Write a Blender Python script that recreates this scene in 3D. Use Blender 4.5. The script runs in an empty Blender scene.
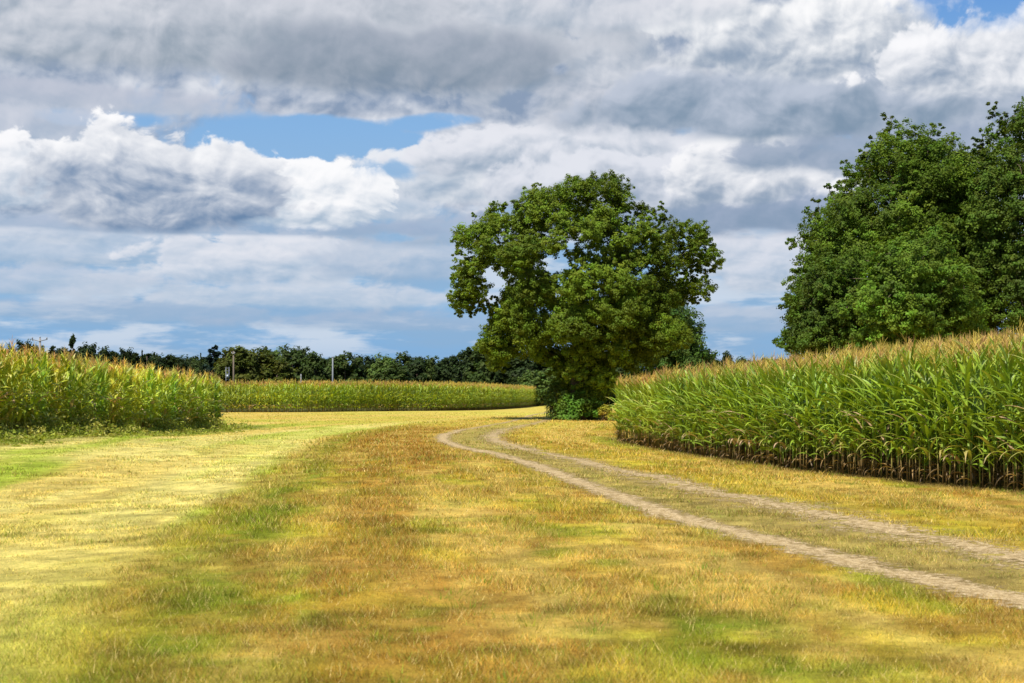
import bpy, math, random
import numpy as np
from mathutils import Vector, Matrix

# ------------------------------------------------------------------ camera, sky, sun, exposure
S = bpy.context.scene
COL = S.collection
R = math.radians
F_PX = 1422.0            # focal length in pixels of the 1024 px wide frame
HOR = 395.0              # image row of the horizon
CAM_Z = 1.5

cam_d = bpy.data.cameras.new('camera')
cam_d.sensor_width = 36.0
cam_d.lens = 36.0 * F_PX / 1024.0
cam_d.clip_start = 0.1
cam_d.clip_end = 8000.0
cam_d.shift_y = (HOR - 341.5) / 1024.0
cam_d.dof.use_dof = True
cam_d.dof.focus_distance = 42.0
cam_d.dof.aperture_fstop = 4.5
cam = bpy.data.objects.new('camera', cam_d)
COL.objects.link(cam)
cam.location = (0, 0, CAM_Z)
cam.rotation_euler = (R(90), 0, 0)
S.camera = cam

SUN_EL, SUN_AZ = R(57), R(-148)     # azimuth from +Y towards +X: behind the camera, to its left
sun_dir = Vector((math.sin(SUN_AZ) * math.cos(SUN_EL), math.cos(SUN_AZ) * math.cos(SUN_EL), math.sin(SUN_EL)))
sd = bpy.data.lights.new('sun', 'SUN')
sd.energy = 5.0
sd.angle = R(0.55)
sd.color = (1.0, 0.95, 0.86)
sun = bpy.data.objects.new('sun', sd)
COL.objects.link(sun)
sun.rotation_euler = sun_dir.to_track_quat('Z', 'Y').to_euler()
sun.location = (-20, -30, 60)

S.view_settings.view_transform = 'Standard'
S.view_settings.look = 'None'
EXPO = 0.30
S.view_settings.exposure = EXPO
S.view_settings.gamma = 1.0
S.view_settings.use_curve_mapping = False
S.cycles.use_denoising = True
S.cycles.max_bounces = 6
S.cycles.diffuse_bounces = 3
S.cycles.glossy_bounces = 2
S.cycles.transmission_bounces = 4
S.cycles.transparent_max_bounces = 8
S.cycles.caustics_reflective = False
S.cycles.caustics_refractive = False


class NB:
    """a tiny expression builder over shader nodes"""
    def __init__(self, nt):
        self.nt = nt
    def node(self, typ, **kw):
        n = self.nt.nodes.new(typ)
        for k, v in kw.items():
            setattr(n, k, v)
        return n
    def put(self, sock, v):
        if isinstance(v, E):
            self.nt.links.new(v.s, sock)
        elif isinstance(v, bpy.types.NodeSocket):
            self.nt.links.new(v, sock)
        else:
            sock.default_value = v
    def m(self, op, a, b=None, c=None, clamp=False):
        n = self.node('ShaderNodeMath', operation=op, use_clamp=clamp)
        self.put(n.inputs[0], a)
        if b is not None: self.put(n.inputs[1], b)
        if c is not None: self.put(n.inputs[2], c)
        return E(self, n.outputs[0])
    def ss(self, lo, hi, x):
        n = self.node('ShaderNodeMapRange', interpolation_type='SMOOTHSTEP')
        self.put(n.inputs[0], x); self.put(n.inputs[1], lo); self.put(n.inputs[2], hi)
        n.inputs[3].default_value = 0; n.inputs[4].default_value = 1
        return E(self, n.outputs[0])
    def mix(self, f, a, b):
        n = self.node('ShaderNodeMix', data_type='RGBA')
        self.put(n.inputs[0], f)
        self.put(n.inputs[6], a if not isinstance(a, tuple) else (*a, 1)[:4])
        self.put(n.inputs[7], b if not isinstance(b, tuple) else (*b, 1)[:4])
        return E(self, n.outputs[2])
    def xyz(self, x, y, z=0.0):
        n = self.node('ShaderNodeCombineXYZ')
        self.put(n.inputs[0], x); self.put(n.inputs[1], y); self.put(n.inputs[2], z)
        return E(self, n.outputs[0])
    def noise(self, vec, scale, detail=4, rough=0.5, out=0, dist=0.0, flat=False):
        n = self.node('ShaderNodeTexNoise', noise_dimensions='2D' if flat else '3D')
        self.put(n.inputs['Vector'], vec)
        n.inputs['Scale'].default_value = scale
        n.inputs['Detail'].default_value = detail
        n.inputs['Roughness'].default_value = rough
        n.inputs['Distortion'].default_value = dist
        return E(self, n.outputs[out])
    def voro(self, vec, scale, detail=3, rough=0.5, flat=False):
        n = self.node('ShaderNodeTexVoronoi', feature='F1', normalize=True, voronoi_dimensions='2D' if flat else '3D')
        self.put(n.inputs['Vector'], vec)
        n.inputs['Scale'].default_value = scale
        n.inputs['Detail'].default_value = detail
        n.inputs['Roughness'].default_value = rough
        return E(self, n.outputs['Distance'])


class E:
    def __init__(self, nb, s): self.nb, self.s = nb, s
    def __add__(s, o): return s.nb.m('ADD', s, o)
    __radd__ = __add__
    def __sub__(s, o): return s.nb.m('SUBTRACT', s, o)
    def __rsub__(s, o): return s.nb.m('SUBTRACT', o, s)
    def __mul__(s, o): return s.nb.m('MULTIPLY', s, o)
    __rmul__ = __mul__
    def __truediv__(s, o): return s.nb.m('DIVIDE', s, o)
    def clamp(s): return s.nb.m('ADD', s, 0.0, clamp=True)


world = bpy.data.worlds.new('World')
S.world = world
world.use_nodes = True
world.cycles.sampling_method = 'MANUAL'
world.cycles.sample_map_resolution = 512


def lin(r, g, b):
    f = lambda c: (c / 255 / 12.92) if c / 255 <= 0.04045 else ((c / 255 + 0.055) / 1.055) ** 2.4
    return (f(r), f(g), f(b))


SKY_STRENGTH = 0.10


def skc(r, g, b):
    return tuple(c / SKY_STRENGTH / 2 ** EXPO for c in lin(r, g, b))


RELF = 0.32


def build_sky():
    nt = world.node_tree
    nt.nodes.clear()
    b = NB(nt)
    out = b.node('ShaderNodeOutputWorld')
    bg = b.node('ShaderNodeBackground')
    bg.inputs['Strength'].default_value = SKY_STRENGTH
    nt.links.new(bg.outputs[0], out.inputs[0])
    sky = b.node('ShaderNodeTexSky', sky_type='NISHITA', sun_disc=False)
    sky.sun_elevation = SUN_EL
    sky.sun_rotation = SUN_AZ
    sky.air_density = 1.1
    sky.dust_density = 0.2
    sky.ozone_density = 3.0
    tc = b.node('ShaderNodeTexCoord')
    sep = b.node('ShaderNodeSeparateXYZ')
    nt.links.new(tc.outputs['Generated'], sep.inputs[0])
    x, y, z = (E(b, sep.outputs[i]) for i in range(3))
    az = b.m('ARCTAN2', x, y)
    u = az * 14.22
    hyp = b.m('SQRT', x * x + y * y)
    v = b.m('MAXIMUM', z / b.m('MAXIMUM', hyp, 0.02) * 14.22, -0.5)
    # cloud coordinates: features flatten and shrink towards the horizon
    lv = b.m('LOGARITHM', v + 1.5, 2.718282) * 5.6
    P0 = b.xyz(u * 1.05, lv, 0.0)
    wn = b.node('ShaderNodeVectorMath', operation='MULTIPLY_ADD')
    w1 = b.noise(P0, 1.1, 2.5, 0.5, out=1)
    b.put(wn.inputs[0], w1); wn.inputs[1].default_value = (0.42, 0.42, 0.0); b.put(wn.inputs[2], P0)
    P = E(b, wn.outputs[0])

    def shift(vec, dx, dy):
        n = b.node('ShaderNodeVectorMath', operation='ADD')
        b.put(n.inputs[0], vec); n.inputs[1].default_value = (dx, dy, 0)
        return E(b, n.outputs[0])
    def bil(vec, dv=3.0, dn=5, sc=1.0):
        return (1.0 - b.voro(vec, 1.25 * sc, dv, 0.5, flat=True)) * 0.95 + b.noise(vec, 1.6 * sc, dn, 0.55, flat=True) * 0.5
    n0 = bil(P)
    n2 = bil(shift(P, 5.3, 2.1), 3.0, 4, 2.9)
    # lit where the cloud thins towards the sun, at two sizes
    relief = bil(P, 1.5, 3) - bil(shift(P, -0.08, 0.15), 1.5, 3) + (n2 - bil(shift(P, 5.3 - 0.025, 2.1 + 0.05), 3.0, 4, 2.9)) * RELF
    big = b.noise(shift(P0, 13.1, 4.2), 0.55, 6, 0.55, flat=True)
    fine = b.noise(P, 6.0, 6, 0.6, flat=True)
    edge = (n0 - 0.80) * 1.1 + (n2 - 0.80) * 0.42

    def gap(cx, cy, rx, ry, amt):
        px = (u - (cx - 512) / 100.0) * (100.0 / rx)
        py = (v - (395 - cy) / 100.0) * (100.0 / ry)
        d = b.m('SQRT', px * px + py * py)
        return b.ss(1.25, 0.35, d) * amt

    col = E(b, sky.outputs[0])
    # deepen the sky a little towards the zenith of the frame: thin veil near the horizon
    veil = b.ss(2.4, 0.2, v) * 0.9
    col = b.mix(b.ss(2.9, 4.6, v) * 0.75, col, skc(24, 110, 212))
    col = b.mix(0.45, col, skc(104, 166, 228))
    col = b.mix(veil, col, skc(120, 170, 218))
    # flat stratus bands low in the sky
    Ps = b.xyz(u * 0.5, v * 3.0 + 7.0, 3.0)
    st = b.noise(Ps, 1.0, 7, 0.58)
    st2 = b.noise(b.xyz(u * 0.75, v * 4.2 + 30.0, 9.0), 1.15, 6, 0.58)
    a = b.ss(0.36, 0.58, st) * b.ss(2.7, 1.9, v) * 0.7
    col = b.mix(a, col, skc(142, 176, 210))
    a = b.ss(0.46, 0.64, st2 + relief * 0.22) * b.ss(2.4, 1.7, v) * b.ss(0.0, 0.6, v) * 0.75
    col = b.mix(a, col, skc(214, 223, 235))
    # upper broken cover
    cov = big * 1.5 + edge * 0.35 + b.ss(1.2, 3.0, v) * 0.30 - 0.52
    for g in GAPS:
        cov = cov - gap(*g)
    a = b.ss(0.16, 0.42, cov - b.ss(4.2, 7.0, v) * 0.35) * b.ss(1.3, 1.9, v)
    thick = b.ss(0.3, 0.95, cov)
    lit = (relief * 2.6 + 0.50 - thick * 0.25 + (fine - 0.5) * 0.4).clamp()
    cc = b.mix(lit, skc(138, 157, 184), skc(220, 224, 233))
    col = b.mix(a, col, cc)
    # small ragged openings of clear sky
    hole = None
    for (cx, cy, rx, ry) in HOLES:
        px = (u - (cx - 512) / 100.0) * (100.0 / rx)
        py = (v - (395 - cy) / 100.0) * (100.0 / ry)
        h = b.ss(1.35, 0.55, b.m('SQRT', px * px + py * py) + edge * 1.5 + (fine - 0.5) * 0.5)
        hole = h if hole is None else b.m('MAXIMUM', hole, h)
    shut = 1.0 - hole * 0.92
    # individually placed cumulus, far to near
    for (cx, cy, rx, ry, amp, soft, top, bot, bias, rel, al) in CLOUDS:
        px = (u - (cx - 512) / 100.0) * (100.0 / rx)
        py = (v - (395 - cy) / 100.0) * (100.0 / ry)
        dn = b.m('MINIMUM', py, 0.0)
        up = b.m('MAXIMUM', py, 0.0)
        d2 = dn * dn * 2.9
        d = b.m('SQRT', px * px + up * up + d2 * d2 * 0.35 + dn * dn * 1.5)
        dens = 1.0 - d + (edge + (fine - 0.5) * 0.26) * (b.ss(-0.75, 0.1, py) * (amp * 0.45) + amp * 0.55)
        a = b.ss(0.0, b.ss(0.0, -0.7, py) * (soft * 1.1 + 0.15) + soft * 0.7, dens) * al * shut
        lt = py * 0.42 + (bias + 0.06) + relief * (rel * 0.8) + (fine - 0.5) * 0.30 + (1.0 - b.ss(0.0, 0.5, dens)) * 0.12
        lt = b.ss(-0.22, 1.05, lt)
        cc = b.mix(lt, skc(bot[0] * 1.04, bot[1] * 1.08, min(255, bot[2] * 1.05)), skc(*top))
        col = b.mix(a, col, cc)
    b.put(bg.inputs['Color'], col)


GAPS = [  # px, py, rx, ry, amount
    (330, 142, 120, 30, 0.9), (985, 12, 130, 42, 1.1), (385, 180, 70, 16, 0.6), (440, 120, 60, 12, 0.5), (80, 128, 90, 10, 0.4), (835, 150, 60, 10, 0.3),
]
HOLES = [(320, 142, 85, 22), (392, 170, 50, 14), (440, 122, 50, 12), (972, 12, 116, 36), (766, 0, 30, 18), (672, 47, 24, 20), (521, 103, 28, 20), (925, 14, 40, 14), (745, 236, 40, 7), (395, 238, 40, 7), (560, 70, 12, 8)]
WHT, GRY = (250, 250, 254), (128, 142, 166)
CLOUDS = [  # px, py, rx, ry, edge, softness, top, bottom, bias, relief, alpha
    (120, 318, 260, 16, 1.2, 0.8, (176, 191, 213), (140, 163, 196), 0.4, 1.2, 0.56),
    (430, 325, 200, 14, 1.2, 0.8, (172, 188, 212), (138, 162, 196), 0.4, 1.2, 0.56),
    (300, 300, 160, 20, 1.3, 0.6, (214, 219, 230), (150, 171, 201), 0.4, 1.4, 0.75),
    (60, 292, 120, 20, 1.3, 0.6, (206, 212, 226), (146, 168, 199), 0.4, 1.4, 0.75),
    (90, 255, 190, 32, 1.3, 0.4, (216, 221, 232), (146, 165, 195), 0.4, 1.6, 0.72),
    (265, 268, 110, 34, 1.3, 0.35, (230, 232, 240), (146, 166, 197), 0.4, 1.6, 0.9),
    (400, 268, 80, 30, 1.3, 0.5, (196, 206, 222), (142, 163, 196), 0.4, 1.6, 0.8),
    (760, 275, 70, 42, 1.3, 0.5, (226, 228, 237), (142, 162, 192), 0.4, 1.6, 0.9),
    (740, 325, 160, 20, 1.3, 0.8, (180, 194, 215), (140, 163, 196), 0.4, 1.2, 0.7),
    (450, 236, 120, 22, 1.3, 0.6, (178, 190, 211), (140, 160, 190), 0.4, 1.2, 0.8),
    (200, 232, 260, 14, 1.1, 0.6, (160, 178, 206), (136, 158, 190), 0.4, 1.2, 0.68),
    (740, 220, 230, 34, 1.2, 0.5, (160, 174, 199), (124, 141, 170), 0.3, 1.2, 0.95),
    (60, 116, 240, 22, 0.9, 0.7, (190, 196, 212), (166, 175, 197), 0.5, 1.0, 0.8),
    (60, 145, 110, 24, 1.1, 0.6, (200, 206, 220), (150, 166, 194), 0.5, 1.0, 0.8),
    (440, 186, 120, 34, 1.2, 0.30, (236, 238, 243), (140, 156, 184), 0.45, 2.0, 0.95),
    (600, 165, 170, 44, 1.2, 0.35, (230, 232, 240), (140, 154, 180), 0.42, 2.4, 1.0),
    (640, 190, 160, 36, 1.2, 0.30, (226, 229, 238), (128, 143, 171), 0.40, 2.4, 1.0),
    (745, 182, 75, 44, 1.2, 0.30, (248, 248, 251), (132, 146, 174), 0.40, 2.4, 1.0),
    (900, 165, 170, 30, 1.0, 0.5, (168, 180, 201), (128, 143, 170), 0.35, 1.6, 0.95),
    (380, 212, 60, 20, 1.3, 0.5, (214, 220, 231), (150, 167, 195), 0.45, 2.0, 0.9),
    (300, 207, 85, 40, 1.3, 0.18, (252, 252, 254), (150, 166, 194), 0.50, 2.4, 1.0),
    (20, 196, 84, 40, 1.0, 0.20, (250, 250, 253), (140, 158, 188), 0.42, 2.0, 1.0),
    (165, 200, 118, 64, 1.0, 0.20, (253, 253, 255), (100, 124, 162), 0.20, 1.6, 1.0),
    (600, 95, 150, 62, 1.2, 0.4, (212, 215, 225), (132, 145, 170), 0.40, 2.4, 0.95),
    (640, 60, 90, 60, 1.2, 0.4, (226, 228, 235), (140, 151, 175), 0.42, 2.4, 0.9),
    (230, 42, 420, 84, 0.7, 0.40, (214, 217, 226), (124, 137, 158), 0.42, 1.3, 1.0),
    (400, 72, 190, 52, 0.7, 0.6, (156, 166, 183), (112, 126, 148), 0.30, 1.2, 0.7),
    (50, 40, 110, 70, 0.9, 0.6, (222, 224, 231), (140, 151, 174), 0.45, 2.0, 0.6),
    (790, 118, 200, 50, 1.0, 0.4, (190, 199, 215), (122, 138, 164), 0.30, 2.2, 1.0),
    (800, 45, 130, 72, 1.1, 0.22, (254, 254, 255), (136, 148, 174), 0.40, 2.4, 1.0),
    (985, 84, 115, 48, 1.1, 0.22, (250, 250, 253), (134, 147, 174), 0.38, 2.4, 1.0),
    (590, 12, 130, 40, 1.1, 0.5, (222, 224, 232), (150, 160, 182), 0.45, 2.2, 0.8),
]
build_sky()

# ------------------------------------------------------------------ helpers
rng = np.random.default_rng(7)


def hash2(ix, iy, seed):
    h = (ix.astype(np.int64) * 374761393 + iy.astype(np.int64) * 668265263 + seed * 1442695041) & 0xFFFFFFFF
    h = ((h ^ (h >> 13)) * 1274126177) & 0xFFFFFFFF
    h = h ^ (h >> 16)
    return (h & 0xFFFF) / 65535.0


def vnoise(x, y, seed=0):
    ix, iy = np.floor(x), np.floor(y)
    fx, fy = x - ix, y - iy
    fx, fy = fx * fx * (3 - 2 * fx), fy * fy * (3 - 2 * fy)
    a, b_ = hash2(ix, iy, seed), hash2(ix + 1, iy, seed)
    c, d = hash2(ix, iy + 1, seed), hash2(ix + 1, iy + 1, seed)
    return (a * (1 - fx) + b_ * fx) * (1 - fy) + (c * (1 - fx) + d * fx) * fy


def fbm(x, y, seed=0, octaves=4):
    s, a, t = 0.0, 1.0, 0.0
    for o in range(octaves):
        s = s + a * vnoise(x * 2 ** o + 17.3 * o, y * 2 ** o - 9.1 * o, seed + o)
        t += a
        a *= 0.5
    return s / t


def sstep(lo, hi, x):
    t = np.clip((x - lo) / (hi - lo), 0, 1)
    return t * t * (3 - 2 * t)


def mesh_np(name, verts, faces, mat=None, col=None, smooth=False, faces3=None):
    """faces: (n,4) quads and / or faces3: (m,3) triangles; col: per-vertex colour"""
    me = bpy.data.meshes.new(name)
    verts = np.asarray(verts, dtype=np.float32)
    nq = 0 if faces is None else len(faces)
    n3 = 0 if faces3 is None else len(faces3)
    me.vertices.add(len(verts))
    me.vertices.foreach_set('co', verts.ravel())
    loops, starts, tot = [], [], 0
    if nq:
        loops.append(np.asarray(faces, dtype=np.int32).ravel())
        starts.append(np.arange(nq, dtype=np.int32) * 4)
    if n3:
        loops.append(np.asarray(faces3, dtype=np.int32).ravel())
        starts.append(np.arange(n3, dtype=np.int32) * 3 + nq * 4)
    loops = np.concatenate(loops)
    starts = np.concatenate(starts)
    me.loops.add(len(loops))
    me.loops.foreach_set('vertex_index', loops)
    me.polygons.add(nq + n3)
    me.polygons.foreach_set('loop_start', starts)
    if smooth:
        me.polygons.foreach_set('use_smooth', np.ones(nq + n3, dtype=bool))
    me.update(calc_edges=True)
    if col is not None:
        c = np.ones((len(verts), 4), dtype=np.float32)
        c[:, :3] = col
        at = me.color_attributes.new('Col', 'FLOAT_COLOR', 'POINT')
        at.data.foreach_set('color', c.ravel())
    if mat:
        me.materials.append(mat)
    return me


def link(name, me, parent=None, kind=None, label=None, cat=None, group=None, loc=None, rotz=0.0):
    o = bpy.data.objects.new(name, me)
    COL.objects.link(o)
    if parent: o.parent = parent
    if kind: o['kind'] = kind
    if label: o['label'] = label
    if cat: o['category'] = cat
    if group: o['group'] = group
    if loc is not None: o.location = loc
    if rotz: o.rotation_euler = (0, 0, rotz)
    return o


class Geo:
    """collects arrays of vertices, quads and colours"""
    def __init__(self):
        self.v, self.f, self.f3, self.c, self.n = [], [], [], [], 0
    def add(self, v, f=None, c=(1, 1, 1), f3=None):
        v = np.asarray(v, dtype=np.float64)
        self.v.append(v)
        if f is not None and len(f): self.f.append(np.asarray(f) + self.n)
        if f3 is not None and len(f3): self.f3.append(np.asarray(f3) + self.n)
        c = np.asarray(c, dtype=np.float64)
        self.c.append(np.broadcast_to(c, (len(v), 3)))
        self.n += len(v)
    def arrays(self):
        f = np.concatenate(self.f) if self.f else None
        f3 = np.concatenate(self.f3) if self.f3 else None
        return np.concatenate(self.v), f, np.concatenate(self.c), f3
    def mesh(self, name, mat, smooth=False):
        v, f, c, f3 = self.arrays()
        return mesh_np(name, v, f, mat, c, smooth, f3)


def tube(g, pts, radii, sides=6, col=(1, 1, 1)):
    pts = [Vector(p) for p in pts]
    n = len(pts)
    vs = []
    ref = Vector((0.3, 0.9, 0.1)).normalized()
    for i, p in enumerate(pts):
        d = (pts[min(i + 1, n - 1)] - pts[max(i - 1, 0)])
        d = d.normalized() if d.length > 1e-6 else Vector((0, 0, 1))
        r_ = ref if abs(d.dot(ref)) < 0.95 else Vector((1, 0, 0))
        a = d.cross(r_).normalized()
        b_ = d.cross(a).normalized()
        for k in range(sides):
            t = 2 * math.pi * k / sides
            vs.append(p + (a * math.cos(t) + b_ * math.sin(t)) * radii[i])
    fs = []
    for i in range(n - 1):
        for k in range(sides):
            fs.append((i * sides + k, i * sides + (k + 1) % sides, (i + 1) * sides + (k + 1) % sides, (i + 1) * sides + k))
    f3 = []
    for base in (0, (n - 1) * sides):
        vs.append(pts[0] if base == 0 else pts[-1])
        ci = len(vs) - 1
        for k in range(sides):
            t3 = (base + k, base + (k + 1) % sides, ci)
            f3.append(t3 if base else t3[::-1])
    g.add([tuple(p) for p in vs], fs, col, f3)


def box(g, c, s, col=(1, 1, 1)):
    c, s = np.array(c, float), np.array(s, float) / 2
    v = [c + s * np.array((x, y, z)) for x in (-1, 1) for y in (-1, 1) for z in (-1, 1)]
    g.add(v, [(0, 1, 3, 2), (4, 6, 7, 5), (0, 4, 5, 1), (2, 3, 7, 6), (0, 2, 6, 4), (1, 5, 7, 3)], col)


# ------------------------------------------------------------------ materials
def mat_new(name):
    m = bpy.data.materials.new(name)
    m.use_nodes = True
    nt = m.node_tree
    nt.nodes.clear()
    return m, nt, NB(nt)


def leaf_mat(name, transl=0.35, rough=0.45, spec=0.4, nscale=3.0, namp=0.35, tint=(1.25, 1.15, 0.45)):
    """foliage: vertex colour broken up by noise, part of the light passes through the blade"""
    m, nt, b = mat_new(name)
    out = b.node('ShaderNodeOutputMaterial')
    at = b.node('ShaderNodeAttribute', attribute_name='Col')
    geo = b.node('ShaderNodeNewGeometry')
    n = b.noise(E(b, geo.outputs['Position']), nscale, 3, 0.6)
    k = (n - 0.5) * (2 * namp) + 1.0
    mul = b.node('ShaderNodeVectorMath', operation='SCALE')
    nt.links.new(at.outputs['Color'], mul.inputs[0])
    b.put(mul.inputs['Scale'], k)
    pr = b.node('ShaderNodeBsdfPrincipled')
    nt.links.new(mul.outputs[0], pr.inputs['Base Color'])
    pr.inputs['Roughness'].default_value = rough
    pr.inputs['Specular IOR Level'].default_value = spec
    tr = b.node('ShaderNodeBsdfTranslucent')
    t2 = b.node('ShaderNodeVectorMath', operation='MULTIPLY')
    nt.links.new(mul.outputs[0], t2.inputs[0])
    t2.inputs[1].default_value = tint
    nt.links.new(t2.outputs[0], tr.inputs['Color'])
    mx = b.node('ShaderNodeMixShader')
    mx.inputs[0].default_value = transl
    nt.links.new(pr.outputs[0], mx.inputs[1])
    nt.links.new(tr.outputs[0], mx.inputs[2])
    nt.links.new(mx.outputs[0], out.inputs[0])
    return m


def solid_mat(name, rough=0.8, spec=0.2, nscale=8.0, namp=0.4, metallic=0.0, bump=0.0, stretch=1.0):
    m, nt, b = mat_new(name)
    out = b.node('ShaderNodeOutputMaterial')
    at = b.node('ShaderNodeAttribute', attribute_name='Col')
    tc = b.node('ShaderNodeTexCoord')
    mp = b.node('ShaderNodeMapping')
    mp.inputs['Scale'].default_value = (1, 1, stretch)
    nt.links.new(tc.outputs['Object'], mp.inputs[0])
    n = b.noise(E(b, mp.outputs[0]), nscale, 5, 0.65)
    mul = b.node('ShaderNodeVectorMath', operation='SCALE')
    nt.links.new(at.outputs['Color'], mul.inputs[0])
    b.put(mul.inputs['Scale'], (n - 0.5) * (2 * namp) + 1.0)
    pr = b.node('ShaderNodeBsdfPrincipled')
    nt.links.new(mul.outputs[0], pr.inputs['Base Color'])
    pr.inputs['Roughness'].default_value = rough
    pr.inputs['Specular IOR Level'].default_value = spec
    pr.inputs['Metallic'].default_value = metallic
    if bump:
        bp = b.node('ShaderNodeBump')
        bp.inputs['Strength'].default_value = bump
        bp.inputs['Distance'].default_value = 0.03
        b.put(bp.inputs['Height'], n)
        nt.links.new(bp.outputs[0], pr.inputs['Normal'])
    nt.links.new(pr.outputs[0], out.inputs[0])
    return m


M_CORN = leaf_mat('corn_leaf', 0.29, 0.42, 0.4, 2.5, 0.3)
M_STALK = leaf_mat('corn_stalk', 0.05, 0.6, 0.3, 6.0, 0.4)
M_TASSEL = leaf_mat('corn_tassel', 0.35, 0.8, 0.1, 6.0, 0.3, (1.1, 1.0, 0.8))
M_OAK = leaf_mat('oak_leaf', 0.34, 0.6, 0.15, 0.6, 0.30)
M_LEAF = leaf_mat('tree_leaf', 0.32, 0.6, 0.15, 0.4, 0.3)
M_BARK = solid_mat('bark', 0.9, 0.15, 5.0, 0.6, 0, 0.6, 0.25)
M_GRASS = leaf_mat('grass_blade', 0.35, 0.6, 0.15, 4.0, 0.25, (1.1, 1.05, 0.8))
M_WOOD = solid_mat('weathered_wood', 0.85, 0.2, 9.0, 0.3, 0, 0.2, 0.15)
M_CONCRETE = solid_mat('concrete', 0.85, 0.2, 6.0, 0.2, 0, 0.1)
M_STEEL = solid_mat('galvanised_steel', 0.5, 0.4, 6.0, 0.15, 0.6)
M_PORC = solid_mat('porcelain', 0.3, 0.5, 3.0, 0.1)


# ------------------------------------------------------------------ ground shape and what grows on it
def px2x(px, d):
    return (px - 512.0) / F_PX * d


EDGE_R_PTS = np.array([(8.6, 14.0), (8.2, 19.0), (7.90, 22.4), (7.18, 24.5), (6.42, 27.6), (5.65, 32.0), (4.80, 39.0), (4.25, 46.5), (3.85, 54.5)])
EDGE_L_PTS = np.array([(-15.0, 24.0), (-14.2, 32.0), (-13.7, 38.0), (-13.2, 46.5), (-13.0, 55.0), (-12.9, 63.5)])
FAR_PTS = np.array([(-200.0, 115.0), (-17.0, 115.0), (-6.0, 126.0), (-3.0, 137.0), (0.9, 165.0), (5.4, 220.0), (8.0, 260.0)])


def height(x, y):
    """terrain height"""
    x = np.asarray(x, float); y = np.asarray(y, float)
    g = lambda cx, cy, sx, sy: np.exp(-((x - cx) / sx) ** 2 - ((y - cy) / sy) ** 2)
    z = -0.21 * g(5, 54, 9, 22)                    # hollow at the bend of the track
    z = z + 0.32 * g(-13, 36, 6, 14)
    z = z + 0.16 * g(-1.5, 27, 3.0, 16)            # low hump of the verge between lane and track
    z = z + 0.12 * g(0, 118, 60, 18)
    er = np.interp(y, EDGE_R_PTS[:, 1], EDGE_R_PTS[:, 0])
    z = z + 0.85 * sstep(0.3, 11.0, x - er) * sstep(6, 18, y) * (1 - sstep(56, 80, y))   # the right-hand field climbs away from its edge
    el = np.interp(y, EDGE_L_PTS[:, 1], EDGE_L_PTS[:, 0])
    z = z + 0.6 * sstep(0.3, 12.0, el - x) * sstep(20, 34, y) * (1 - sstep(75, 100, y))
    near = 1 - sstep(60, 140, y)
    z = z + (fbm(x * 0.35, y * 0.35, 3, 3) - 0.5) * 0.10 * near
    z = z + (fbm(x * 1.6, y * 1.6, 5, 3) - 0.5) * 0.05 * near
    return z


def spline(pts, n=220):
    pts = np.array(pts, float)
    t = np.linspace(0, 1, len(pts))
    P = np.vstack([2 * pts[0] - pts[1], pts, 2 * pts[-1] - pts[-2]])
    out = []
    for s in np.linspace(0, len(pts) - 1.0001, n):
        i = int(s); f = s - i
        p0, p1, p2, p3 = P[i], P[i + 1], P[i + 2], P[i + 3]
        out.append(0.5 * ((2 * p1) + (-p0 + p2) * f + (2 * p0 - 5 * p1 + 4 * p2 - p3) * f * f + (-p0 + 3 * p1 - 3 * p2 + p3) * f ** 3))
    return np.array(out)


def dist_line(x, y, line):
    """distance to a polyline, brute force over its points in chunks"""
    x = np.asarray(x, float); y = np.asarray(y, float)
    sh = x.shape
    x, y = x.ravel(), y.ravel()
    best = np.full(x.shape, 1e9)
    side = np.zeros(x.shape)
    for i in range(len(line) - 1):
        a, b_ = line[i], line[i + 1]
        d = b_ - a
        L = d @ d + 1e-12
        t = np.clip(((x - a[0]) * d[0] + (y - a[1]) * d[1]) / L, 0, 1)
        ex, ey = x - a[0] - t * d[0], y - a[1] - t * d[1]
        dd = ex * ex + ey * ey
        m = dd < best
        best = np.where(m, dd, best)
        side = np.where(m, np.sign(d[0] * ey - d[1] * ex), side)
    return np.sqrt(best).reshape(sh), side.reshape(sh)


# wheel ruts of the gravel track, world x / y, from the near right to beyond the bend
RUT_A = spline([(5.6, 6.0), (4.65, 8.0), (3.72, 10.4), (2.75, 13.9), (1.78, 19.0), (0.62, 28.0), (-0.85, 37.0), (-1.95, 45.0),
                (-2.55, 52.0), (-2.60, 59.0), (-1.9, 68.0), (-0.6, 78.0), (0.6, 90.0), (1.6, 104.0), (4.0, 120.0), (9.0, 140.0)])
RUT_B = spline([(8.6, 6.0), (7.0, 8.4), (5.6, 11.2), (4.72, 13.3), (3.80, 18.7), (2.55, 26.0), (1.20, 35.0), (0.10, 44.0),
                (-0.62, 52.0), (-0.70, 59.5), (-0.1, 68.0), (1.1, 77.0), (2.4, 89.0), (3.4, 103.0), (5.8, 119.0), (10.6, 138.0)])
# the mown lane on the left: its right-hand edge
LANE = spline([(-1.7, 4.0), (-1.9, 6.0), (-2.1, 7.6), (-2.5, 9.9), (-3.2, 14.7), (-3.9, 23.7), (-4.9, 34.0), (-6.0, 47.0), (-6.3, 58.0), (-5.2, 74.0), (-2.5, 88.0), (0.0, 97.0)], 140)

# field edges
EDGE_R = spline(EDGE_R_PTS, 200)
EDGE_L = spline(EDGE_L_PTS, 200)


def in_right_field(x, y):
    ex = np.interp(y, EDGE_R[:, 1], EDGE_R[:, 0])
    return (x > ex) & (y < 55.0) & (y > 12)


def in_left_field(x, y):
    ex = np.interp(y, EDGE_L[:, 1], EDGE_L[:, 0])
    return (x < ex) & (y < 63.8) & (y > 22)


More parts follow.
